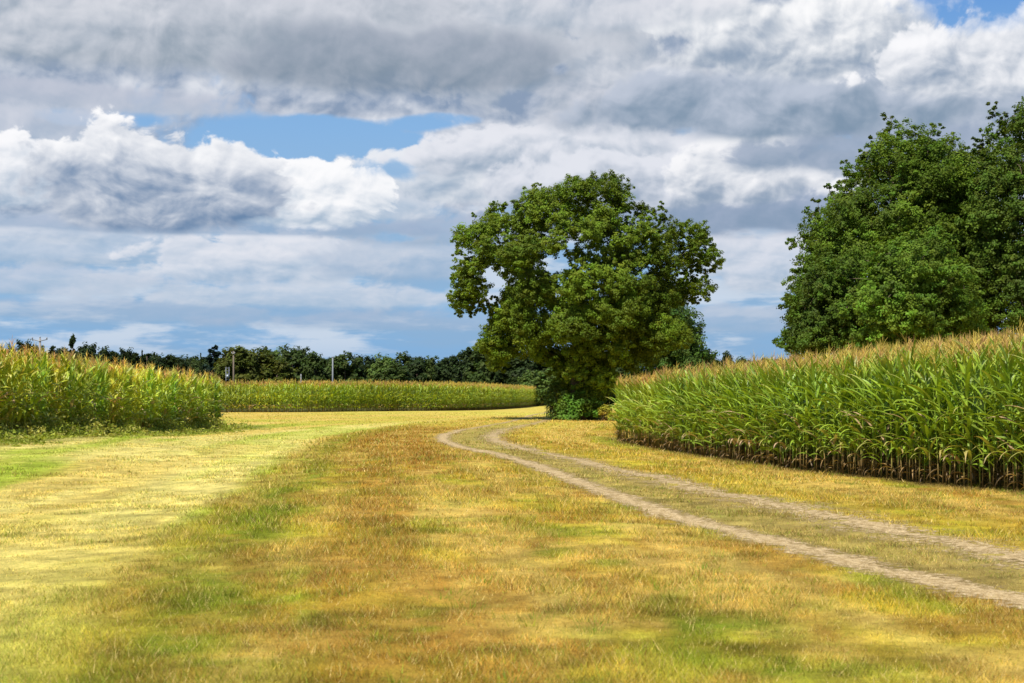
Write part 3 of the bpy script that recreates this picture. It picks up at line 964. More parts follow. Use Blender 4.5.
def build_maize():
    rs = np.random.default_rng(21)
    mats = [M_STALK, M_CORN, M_TASSEL]
    # --- the right-hand field: its 300 nearest plants one by one
    rows = place_rows(EDGE_R, 15, 0.115, 0.70, 1, 19.0, 55.2, rs)
    # rounded far corner
    variants = []
    for k in range(12):
        st, fo, ta = maize(rs, 2.05 + 0.12 * rs.random(), 0.02 + 0.07 * (k % 3), 1.0, (-0.06, -0.02), rs.normal(0, 0.35), rs.uniform(0.14, 0.34))
        variants.append((st.mesh('stalk', M_STALK, True), fo.mesh('foliage', M_CORN, True), ta.mesh('tassel', M_TASSEL)))
    front = rows[0][np.argsort(rows[0][:, 1])]
    second = rows[1][np.argsort(rows[1][:, 1])]
    front = front[front[:, 1] > 20.6]; second_v = second[second[:, 1] > 20.9]
    n1 = min(len(front), 190)
    n2 = 300 - n1
    chosen = [(p, 0) for p in front[:n1]] + [(p, 1) for p in second_v[:n2]]
    rest = [front[n1:], rows[0][rows[0][:, 1] <= 20.6], second_v[n2:], second[second[:, 1] <= 20.9]] + rows[2:]
    protos = []
    for i, (p, rw) in enumerate(chosen):
        k = i % 12 if i < 12 else int(rs.integers(0, 12))
        if k >= len(protos):
            o = bpy.data.objects.new('maize_plant', None); COL.objects.link(o)
            o.empty_display_size = 0.2
            o['category'] = 'maize plant'
            for nm, me in zip(('stalk', 'foliage', 'tassel'), variants[k]):
                link(nm, me, parent=o)
            protos.append(o)
        else:
            src = protos[k]
            o = src.copy(); COL.objects.link(o)
            for ch in list(src.children):
                c = ch.copy(); COL.objects.link(c); c.parent = o
        x, y = float(p[0]), float(p[1])
        o.location = (x, y, float(height(x, y)))
        # leaves of the outer plants reach over the verge
        o.rotation_euler = (rs.normal(0, 0.03), rs.normal(-0.03, 0.03), rs.uniform(-0.9, 0.9) + (math.pi if rs.random() < 0.5 else 0))
        sc = rs.uniform(0.94, 1.06) * float(np.interp(y, [22, 32, 55], [1.02, 0.99, 0.94]))
        o.scale = (sc * 1.05, sc * 1.05, sc)
        if rw == 0:
            o['label'] = 'tall green maize plant with tan tassel in the outermost row of the right-hand field'
            o['group'] = 'outermost row of maize along the right-hand field'
        else:
            o['label'] = 'tall green maize plant in the second row behind the outermost plants of the right-hand field'
            o['group'] = 'second row of maize in the right-hand field'
    # --- the rest of that field
    tp = []
    for k in range(8):
        st, fo, ta = maize(rs, 2.05 + 0.14 * rs.random(), 0.10 + 0.09 * (k % 3), 0.5)
        tp.append([(st, 0), (fo, 1), (ta, 2)])
    P = np.concatenate(rest)
    P = P[(P[:, 1] < 55.2)]
    P = P[(P[:, 0] / P[:, 1] < 0.46)]
    # the closing rows across the far end
    z = height(P[:, 0], P[:, 1])
    sc = rs.uniform(0.93, 1.07, len(P)) * np.interp(P[:, 1], [22, 32, 55], [1.02, 0.99, 0.94])
    me = scatter_mesh('maize_field', tp, np.stack([P[:, 0], P[:, 1], z], -1), rs.uniform(0, 6.283, len(P)), sc, rs, mats, field_tint(P[:, 0], P[:, 1], 3, 0.3))
    link('maize_field', me, kind='stuff', label='maize filling the right-hand field behind its two outer rows, tan tassels on top', cat='maize')
    # --- the left-hand field
    rows = place_rows(EDGE_L, 12, 0.15, 0.70, -1, 24, 63.6, rs)
    P = np.concatenate(rows)
    tp = []
    for k in range(10):
        st, fo, ta = maize(rs, 2.0 + 0.2 * rs.random(), 0.18 + 0.22 * (k % 4), 0.5, brown_top=0.26, wide=1.35)
        tp.append([(st, 0), (fo, 1), (ta, 2)])
    P = P[(P[:, 0] / P[:, 1] > -0.50)]
    z = height(P[:, 0], P[:, 1])
    sc = rs.uniform(0.9, 1.08, len(P)) * np.interp(P[:, 1], [30, 45, 64], [1.06, 1.02, 0.95])
    me = scatter_mesh('maize_field', tp, np.stack([P[:, 0], P[:, 1], z], -1), rs.uniform(0, 6.283, len(P)), sc, rs, mats, 1.12 * field_tint(P[:, 0], P[:, 1], 13, 0.7))
    link('maize_field', me, kind='stuff', label='yellowing maize field on the left with reddish dry leaves low down', cat='maize')
    # --- the far field
    edge = FAR_PTS.copy(); edge[0] = (-95, 115)
    edge = np.array([(np.interp(t, np.arange(len(edge)), edge[:, 0]), np.interp(t, np.arange(len(edge)), edge[:, 1])) for t in np.linspace(0, len(edge) - 1, 300)])
    seg = np.r_[0, np.cumsum(np.linalg.norm(np.diff(edge, axis=0), axis=1))]
    pts = []
    for r in range(7):
        s = np.arange(0, seg[-1], 0.17) + rs.normal(0, 0.04, int(np.ceil(seg[-1] / 0.17)))
        x = np.interp(s, seg, edge[:, 0]); y = np.interp(s, seg, edge[:, 1])
        pts.append(np.stack([x - r * 0.35 * (x > -10), y + 0.70 * r + rs.normal(0, 0.05, len(s))], -1))
    P = np.concatenate(pts)
    tp = []
    for k in range(12):
        st, fo, ta = maize(rs, 2.0 + 0.3 * rs.random(), 0.22 + 0.2 * (k % 3), 0.3, brown_top=0.16)
        tp.append([(st, 0), (fo, 1), (ta, 2)])
    z = height(P[:, 0], P[:, 1])
    me = scatter_mesh('maize_field', tp, np.stack([P[:, 0], P[:, 1], z], -1), rs.uniform(0, 6.283, len(P)), rs.uniform(0.94, 1.06, len(P)), rs, mats, field_tint(P[:, 0], P[:, 1], 23, 0.35))
    link('maize_field', me, kind='stuff', label='far maize field across the meadow in front of the tree line', cat='maize')


build_maize()


# ------------------------------------------------------------------ trees
def leaves_at(rs, centres, radii, per, size, base, outward, hue=0.12, flat=0.75):
    """leaf-shaped quads around each sub-clump centre; returns verts, faces, colours"""
    n = len(centres) * per
    ci = np.repeat(np.arange(len(centres)), per)
    d = rs.normal(0, 1, (n, 3))
    d /= np.linalg.norm(d, axis=1)[:, None]
    r = rs.random(n) ** (1 / 2.4)
    p = centres[ci] + d * (radii[ci] * r)[:, None] * np.array((1, 1, flat))
    nrm = d * 0.6 + outward[ci] * 0.5 + np.array((0, 0, 0.55)) + rs.normal(0, 0.36, (n, 3))
    nrm /= np.linalg.norm(nrm, axis=1)[:, None]
    t = np.cross(nrm, rs.normal(0, 1, (n, 3)))
    t /= np.linalg.norm(t, axis=1)[:, None] + 1e-9
    bt = np.cross(nrm, t)
    s = size * rs.uniform(0.65, 1.3, n)
    a, b_ = t * s[:, None], bt * (s * 0.62)[:, None]
    v = np.stack([p - a, p - b_ * 0.9 + a * 0.1, p + a, p + b_ * 0.9 + a * 0.1], 1).reshape(-1, 3)
    f = np.arange(n * 4).reshape(n, 4)
    kc = rs.uniform(1 - hue, 1 + hue, (len(centres), 3)) * rs.uniform(0.82, 1.18, (len(centres), 1))
    c = np.asarray(base)[None] * kc[ci] * rs.uniform(0.84, 1.16, (n, 1))
    return v, f, np.repeat(c, 4, axis=0)


def skeleton(g, base, trunk_r, centres, trunk_top, rs, col, lean=(0, 0)):
    """trunk, limbs and branches: every clump hangs on the nearest wood nearer the trunk"""
    base = np.array(base, float)
    hs = np.linspace(0, trunk_top, 8)
    tp = [base + np.array((lean[0] * (h / trunk_top) ** 2 + rs.normal(0, trunk_r * 0.12), lean[1] * (h / trunk_top) ** 2, h - 0.1 * (h == 0))) for h in hs]
    tr = [trunk_r * (1.5 if i == 0 else 1.0) * (1 - 0.62 * i / 7) for i in range(8)]
    tube(g, tp, tr, 10, col)
    nodes = [(p, r) for p, r in zip(tp[2:], tr[2:])]
    axis = base + np.array((0, 0, trunk_top * 0.6))
    order = np.argsort(np.linalg.norm(centres - axis, axis=1))
    for i in order:
        c = centres[i]
        best, bj = 1e9, 0
        for j, (p, r) in enumerate(nodes):
            dv = c - p
            d = np.linalg.norm(dv)
            cost = d + 0.8 * max(0, -dv[2]) + 0.25 * np.linalg.norm(p - axis)
            if cost < best: best, bj = cost, j
        p, r = nodes[bj]
        d = np.linalg.norm(c - p)
        if d < 0.3: continue
        r1 = max(0.018, min(r * 0.75, 0.035 + 0.02 * d))
        m1 = p + (c - p) * 0.4 + np.array((rs.normal(0, .06), rs.normal(0, .06), 0.10 + rs.normal(0, .03))) * d
        m2 = p + (c - p) * 0.75 + np.array((rs.normal(0, .05), rs.normal(0, .05), 0.06)) * d
        tube(g, [p, m1, m2, c], [r1, r1 * 0.85, r1 * 0.65, r1 * 0.35], 5, col)
        nodes += [(m1, r1 * 0.85), (m2, r1 * 0.65), (c, r1 * 0.4)]


def inside(poly, x, y):
    x = np.asarray(x); y = np.asarray(y)
    res = np.zeros(x.shape, bool)
    n = len(poly)
    for i in range(n):
        x0, y0 = poly[i]; x1, y1 = poly[(i + 1) % n]
        c = ((y0 > y) != (y1 > y)) & (x < (x1 - x0) * (y - y0) / (y1 - y0 + 1e-12) + x0)
        res ^= c
    return res


def crown_points(rs, outline, depth, n, rmin, rmax, extra=(), spacing=0.62, spikes=False, zmin=1.0, sk=1.0):
    """clump centres filling a crown whose side view is the outline (local x, z in metres)"""
    poly = np.array(outline, float)
    lo, hi = poly.min(0), poly.max(0)
    closed = np.vstack([poly, poly[:1]])
    wide = (hi[0] - lo[0]) / 2
    pts, rad = [np.array(e[:3], float) for e in extra], [e[3] for e in extra]
    if spikes:
        gx, gz = poly.mean(0)
        for (ax, az), (bx, bz) in zip(closed[:-1], closed[1:]):
            m = max(1, int(math.hypot(bx - ax, bz - az) / 0.9))
            for k in range(m):
                t = k / m
                x, z = ax + (bx - ax) * t, az + (bz - az) * t
                if z < zmin: continue
                if k and rs.random() < 0.35: continue
                dv = np.array((gx - x, gz - z)); dv /= np.linalg.norm(dv)
                rr = rs.uniform(0.25, 0.42) if k == 0 else rs.uniform(0.30, 0.55)
                y0 = rs.normal(0, depth * 0.15)
                for q, (off, kr) in enumerate(((0.7 * rr, 1.0), (0.9 * rr + 0.45, 1.35), (rr + 1.15, 1.8))):
                    pts.append(np.array((x + dv[0] * off + rs.normal(0, .12), y0 + rs.normal(0, 0.3), z + dv[1] * off + rs.normal(0, .12)))); rad.append(min(0.85, rr * kr) * sk)
        n += len(pts)
    tries = 0
    while len(pts) < n and tries < 80:
        tries += 1
        x = rs.uniform(lo[0], hi[0], 400); z = rs.uniform(lo[1], hi[1], 400)
        d, _ = dist_line(x, z, closed)
        r = rs.uniform(rmin, rmax, 400)
        ok = inside(poly, x, z) & (d > r * 0.62)
        for xx, zz, dd, rr in zip(x[ok], z[ok], d[ok], r[ok]):
            h = depth * math.sqrt(max(0.0, 1 - (1 - min(1, dd / (wide * 0.75))) ** 2))
            yy = h * (rs.random() ** 0.6) * (-1 if rs.random() < 0.6 else 1)
            p = np.array((xx, yy, zz))
            if pts:
                q = np.array(pts)
                if (np.linalg.norm((q - p) * (1, 0.8, 1), axis=1) < rr * spacing * 1.3).any(): continue
            pts.append(p); rad.append(rr)
            if len(pts) >= n: break
    return np.array(pts), np.array(rad)


def tree(name, label, cat, loc, centres, radii, rs, trunk_r, trunk_top, sub, per, size, colour, mat, subr=0.42, group=None, lean=(0, 0), hue=0.12, flat=0.75, bark=(0.16, 0.12, 0.085), inner=None):
    o = bpy.data.objects.new(name, None); COL.objects.link(o)
    o.location = loc
    o['label'] = label; o['category'] = cat
    if group: o['group'] = group
    g = Geo()
    skeleton(g, (0, 0, 0), trunk_r, centres, trunk_top, rs, bark, lean)
    link('trunk', g.mesh('trunk', M_BARK, True), parent=o)
    mid = centres.mean(0)
    ns = np.maximum(3, (sub * (radii / radii.mean()) ** 2).astype(int))
    ci = np.repeat(np.arange(len(centres)), ns)
    d = rs.normal(0, 1, (len(ci), 3)); d /= np.linalg.norm(d, axis=1)[:, None]
    q = centres[ci] + d * (radii[ci] * 1.25 * rs.random(len(ci)) ** 0.45)[:, None] * np.array((1, 1, 0.85))
    sr = radii[ci] * subr * rs.uniform(0.7, 1.25, len(ci))
    outw = q - mid; outw /= np.linalg.norm(outw, axis=1)[:, None] + 1e-9
    v, f, c = leaves_at(rs, q, sr, per, size, colour, outw, hue, flat)
    kc = rs.uniform(0.68, 1.30, len(centres))[ci]
    c = c * np.repeat(np.repeat(kc, per), 4)[:, None]
    g = Geo(); g.add(v, f, c)
    if inner is not None:
        # twigs inside the crown
        pass
    link('crown', g.mesh('crown', mat), parent=o)
    return o


def outline_px(pts, cx, d, zc=CAM_Z, conv=None):
    """outline given as picture positions -> local metres at distance d around the trunk at picture column cx"""
    out = []
    for px, py in pts:
        if conv: px, py = conv(px, py)
        out.append(((px - cx) / F_PX * d, (HOR - py) / F_PX * d + zc))
    return out


def build_oak():
    rs = np.random.default_rng(5)
    D = 88.0
    cv = lambda x, y: (440 + x / 2.531, 165 + y / 2.531)
    ol = [(385, 20), (425, 25), (475, 50), (462, 78), (500, 88), (530, 105), (528, 150), (560, 112), (590, 135), (600, 170), (640, 140), (672, 165), (680, 205), (700, 225), (708, 248), (690, 275), (655, 268),
          (620, 250), (600, 268), (640, 290), (680, 300), (688, 335), (655, 350), (618, 335), (590, 345), (610, 390), (612, 440), (570, 480), (520, 500), (470, 520), (440, 590), (415, 640),
          (290, 640), (300, 570), (275, 520), (240, 490), (205, 500), (190, 480), (160, 520), (132, 535), (118, 490), (92, 450), (120, 400), (150, 360), (118, 385), (112, 345), (70, 375), (42, 378), (32, 335), (38, 300), (25, 280), (50, 240),
          (28, 215), (35, 180), (70, 155), (90, 170), (95, 125), (130, 98), (180, 110), (195, 80), (255, 40), (300, 60), (330, 30)]
    cx = 577.0
    outl = outline_px(ol, cx, D, conv=cv)
    def e(x, y, yy, r):
        px, py = cv(x, y)
        return ((px - cx) / F_PX * D, yy, (HOR - py) / F_PX * D + CAM_Z, r)
    ex = [e(400, 42, 0, .75), (e(455, 55, .5, .55)), e(350, 50, -1, .8), e(300, 80, 0, .9), e(250, 70, 1, .8), e(205, 110, -1, .8), e(135, 122, 0, .75), e(60, 180, -.5, .65), e(45, 212, 0, .45),
          e(70, 265, 1, .85), e(48, 300, -1, .55), e(55, 350, 0, .6), e(120, 150, 1, .8), e(130, 370, -1, .4), e(565, 130, 0, .55), e(645, 165, -.5, .75), e(675, 215, 0, .6), e(692, 250, 0, .5), e(630, 215, 1, .8),
          e(655, 320, -1, .75), e(610, 320, 0, .7), e(500, 110, 0, .7), e(150, 480, -2, .8), e(115, 460, -2, .6), e(140, 515, -2, .4), e(560, 430, -4, 1.0), e(540, 455, -4, .8), e(590, 440, -3.5, .7), e(600, 175, .5, .7), e(235, 245, -2, .8), e(275, 215, -2.5, .8), e(250, 290, -2, .8)]
    for k in range(24):
        ex.append(e(rs.uniform(305, 415), rs.uniform(430, 610), rs.uniform(-1.4, 1.8), rs.uniform(.5, .8)))
    cen, rad = crown_points(rs, outl, 6.2, 232, 0.55, 1.05, ex, 0.62, True, 4.0, 0.78)
    x0 = px2x(cx, D)
    # carve: keep light gaps in the upper crown
    keep = np.ones(len(cen), bool)
    up = cen[:, 2] > 8.0
    keep &= ~(up & (np.arange(len(cen)) >= len(ex)) & (rs.random(len(cen)) < 0.05))
    rad = np.where(up, rad * 0.88, rad)
    cen, rad = cen[keep], rad[keep]
    tree('oak_tree', 'big broad-crowned oak standing alone beside the bend of the gravel track', 'oak tree', (x0, D, float(height(x0, D))), cen, rad, rs,
         0.60, 7.5, 25, 46, 0.072, (0.140, 0.205, 0.016), M_OAK, 0.33, hue=0.10, bark=(0.075, 0.058, 0.042))
    # scrub round its foot
    def shrub(name, label, px, d, w, h, n, size, col, nper=60, r=(0.22, 0.42)):
        x = px2x(px, d)
        a = rs.uniform(0, 6.283, n); q = rs.random(n) ** 0.5
        zz = rs.uniform(0.08, 1, n)
        c = np.stack([np.cos(a) * q * w * np.sqrt(1 - 0.6 * zz ** 2), np.sin(a) * q * w * 0.7 * np.sqrt(1 - 0.6 * zz ** 2), zz * h * (1 - 0.35 * q)], -1)
        rr = rs.uniform(*r, n)
        o = bpy.data.objects.new(name, None); COL.objects.link(o)
        o.location = (x, d, float(height(x, d)))
        o['label'] = label; o['category'] = 'shrub'
        g = Geo()
        for k in range(min(n, 26)):
            b0 = np.array((rs.normal(0, w * 0.18), rs.normal(0, w * 0.12), -0.05))
            tube(g, [b0, b0 * 0.5 + c[k] * 0.5 + (0, 0, 0.1), c[k]], [0.022, 0.015, 0.006], 4, (0.16, 0.11, 0.07))
        link('stem', g.mesh('stem', M_BARK, True), parent=o)
        outw = c / (np.linalg.norm(c, axis=1)[:, None] + 1e-9)
        v, f, cc = leaves_at(rs, c, rr, nper, size, col, outw, 0.12, 0.9)
        g = Geo(); g.add(v, f, cc)
        link('foliage', g.mesh('foliage', M_LEAF), parent=o)
    shrub('bramble_bush', 'dense green bush hiding the foot of the oak trunk', 580, 85.6, 1.75, 1.9, 80, 0.085, (0.115, 0.215, 0.024), 75)
    shrub('ivy_shrub', 'dark twiggy shrub left of the bush at the oak foot', 556, 86.6, 0.75, 2.6, 30, 0.08, (0.075, 0.125, 0.020), 60)
    shrub('elder_shrub', 'tall dark shrub in the shade right behind the bush at the oak foot', 596, 88.5, 1.3, 3.0, 44, 0.09, (0.050, 0.095, 0.020), 60)
    shrub('yellow_weed_clump', 'yellow flowering weed clump between the oak bush and the right maize', 605.5, 84.6, 0.5, 0.95, 20, 0.06, (0.42, 0.38, 0.05), 70, (0.14, 0.24))


build_oak()


def build_copse():
    rs = np.random.default_rng(9)
    cv = lambda x, y: (760 + x / 2.531, 90 + y / 2.531)
    # tall tree at the left of the copse
    D = 74.0; cx = 893.0
    ol = [(350, 62), (372, 108), (385, 122), (430, 112), (470, 140), (500, 200), (560, 260), (600, 400), (600, 640), (520, 690), (80, 690), (62, 640), (88, 560), (64, 550), (85, 480), (95, 440), (66, 404), (120, 385), (118, 325),
          (150, 290), (190, 285), (178, 230), (215, 235), (225, 190), (262, 180), (262, 145), (300, 115), (330, 110)]
    cen, rad = crown_points(rs, outline_px(ol, cx, D, conv=cv), 5.5, 330, 0.50, 1.0, (), 0.56, True, 5.0)
    x = px2x(cx, D)
    tree('alder_tree', 'tall dark green tree with a ragged peak at the left end of the copse', 'tree', (x, D, float(height(x, D))), cen, rad, rs, 0.34, 12.5, 20, 38, 0.070, (0.105, 0.168, 0.014), M_LEAF, 0.34)
    # its right-hand neighbour, cut by the frame
    D = 70.0; cx = 1035.0
    ol = [(602, 36), (622, 72), (665, 52), (700, 40), (790, 60), (900, 160), (980, 320), (1000, 520), (960, 690), (470, 690), (470, 560), (500, 420), (470, 330), (480, 260), (510, 200), (540, 145), (575, 140), (570, 100)]
    cen, rad = crown_points(rs, outline_px(ol, cx, D, conv=cv), 6.0, 330, 0.50, 1.05, (), 0.56, True, 5.0)
    x = px2x(cx, D)
    tree('alder_tree', 'tallest tree of the copse, cut off by the right edge of the picture', 'tree', (x, D, float(height(x, D))), cen, rad, rs, 0.38, 13.0, 20, 38, 0.072, (0.088, 0.140, 0.014), M_LEAF, 0.34)
    # second peak between them
    D = 76.0; cx = 936.0
    ol = [(440, 118), (478, 126), (520, 190), (560, 300), (560, 640), (330, 640), (340, 300), (370, 190), (400, 140)]
    cen, rad = crown_points(rs, outline_px(ol, cx, D, conv=cv), 3.5, 130, 0.50, 0.9, (), 0.56, True, 6.0)
    x = px2x(cx, D)
    tree('alder_tree', 'bright topped tree squeezed between the two tall trees of the copse', 'tree', (x, D, float(height(x, D))), cen, rad, rs, 0.28, 11.0, 20, 38, 0.070, (0.130, 0.190, 0.016), M_LEAF, 0.34)
    # low dome in front
    D = 65.0; cx = 915.0
    ol = [(400, 372), (450, 400), (500, 470), (540, 560), (545, 690), (200, 690), (190, 600), (215, 520), (260, 450), (310, 400), (360, 385)]
    cen, rad = crown_points(rs, outline_px(ol, cx, D, conv=cv), 3.6, 130, 0.42, 0.8, (), 0.58, True, 3.0)
    x = px2x(cx, D)
    tree('hazel_tree', 'low dome shaped tree in front of the copse just above the maize', 'tree', (x, D, float(height(x, D))), cen, rad, rs, 0.2, 4.6, 18, 38, 0.064, (0.125, 0.205, 0.018), M_LEAF, 0.34)
    D = 68.0; cx = 822.0
    ol = [(150, 440), (210, 460), (260, 540), (270, 690), (50, 690), (55, 650), (80, 560), (100, 480)]
    cen, rad = crown_points(rs, outline_px(ol, cx, D, conv=cv), 3.0, 70, 0.42, 0.8, (), 0.58, True, 3.0)
    x = px2x(cx, D)
    tree('hazel_tree', 'small dark tree at the outer left foot of the copse', 'tree', (x, D, float(height(x, D))), cen, rad, rs, 0.18, 4.0, 18, 38, 0.064, (0.080, 0.132, 0.014), M_LEAF, 0.34)
    # dark round tree behind the oak
    D = 118.0; cx = 672.0
    ol = [(668, 292), (684, 304), (693, 320), (703, 340), (708, 352), (716, 362), (716, 392), (622, 392), (624, 350), (634, 315), (650, 298)]
    cen, rad = crown_points(rs, outline_px(ol, cx, D), 4.5, 110, 0.6, 1.1, (), 0.58, True, 3.0)
    x = px2x(cx, D)
    tree('ash_tree', 'dark rounded tree behind the right side of the oak', 'tree', (x, D, float(height(x, D))), cen, rad, rs, 0.3, 6.5, 14, 36, 0.11, (0.058, 0.105, 0.016), M_LEAF, 0.42)


build_copse()


# ------------------------------------------------------------------ far tree line
def far_template(kind, seed):
    rs = np.random.default_rng(seed)
    if kind == 'round':
        n = 62
        a = rs.uniform(0, 6.283, n); t = rs.uniform(-0.9, 1, n); q = np.sqrt(1 - t * t) * rs.uniform(0.55, 1.0, n)
        cen = np.stack([np.cos(a) * q * 3.6, np.sin(a) * q * 3.6, 5.2 + t * 4.0 + rs.normal(0, .3, n)], -1)
        rad = rs.uniform(0.8, 1.5, n)
        top = 7.0
    elif kind == 'conifer':
        cen, rad = [], []
        for z in np.arange(1.2, 9.9, 0.55):
            w = 2.6 * (1 - (z / 10.2)) ** 0.75 + 0.1
            for k in range(max(1, int(w * 3))):
                a = rs.uniform(0, 6.283)
                cen.append((math.cos(a) * w * rs.uniform(.4, 1), math.sin(a) * w * rs.uniform(.4, 1), z)); rad.append(0.35 + 0.22 * w)
        cen, rad = np.array(cen), np.array(rad); top = 9.4
    else:
        n = 34
        z = rs.uniform(2, 9.6, n); w = 1.2 * np.sin(np.clip((z - 1) / 9.3, 0, 1) * math.pi) ** 0.6
        a = rs.uniform(0, 6.283, n)
        cen = np.stack([np.cos(a) * w * .8, np.sin(a) * w * .8, z], -1); rad = rs.uniform(0.5, 0.8, n); top = 9.0
    g = Geo(); skeleton(g, (0, 0, 0), 0.22, cen, top, rs, (0.12, 0.09, 0.07))
    ci = np.repeat(np.arange(len(cen)), 6)
    d = rs.normal(0, 1, (len(ci), 3)); d /= np.linalg.norm(d, axis=1)[:, None]
    q = cen[ci] + d * (rad[ci] * 0.75)[:, None] * (1, 1, .8)
    outw = q - cen.mean(0); outw /= np.linalg.norm(outw, axis=1)[:, None]
    v, f, c = leaves_at(rs, q, rad[ci] * 0.55, 18, 0.33, (1, 1, 1), outw, 0.10, 0.85)
    gl = Geo(); gl.add(v, f, c)
    return g.mesh('trunk', M_BARK, True), gl


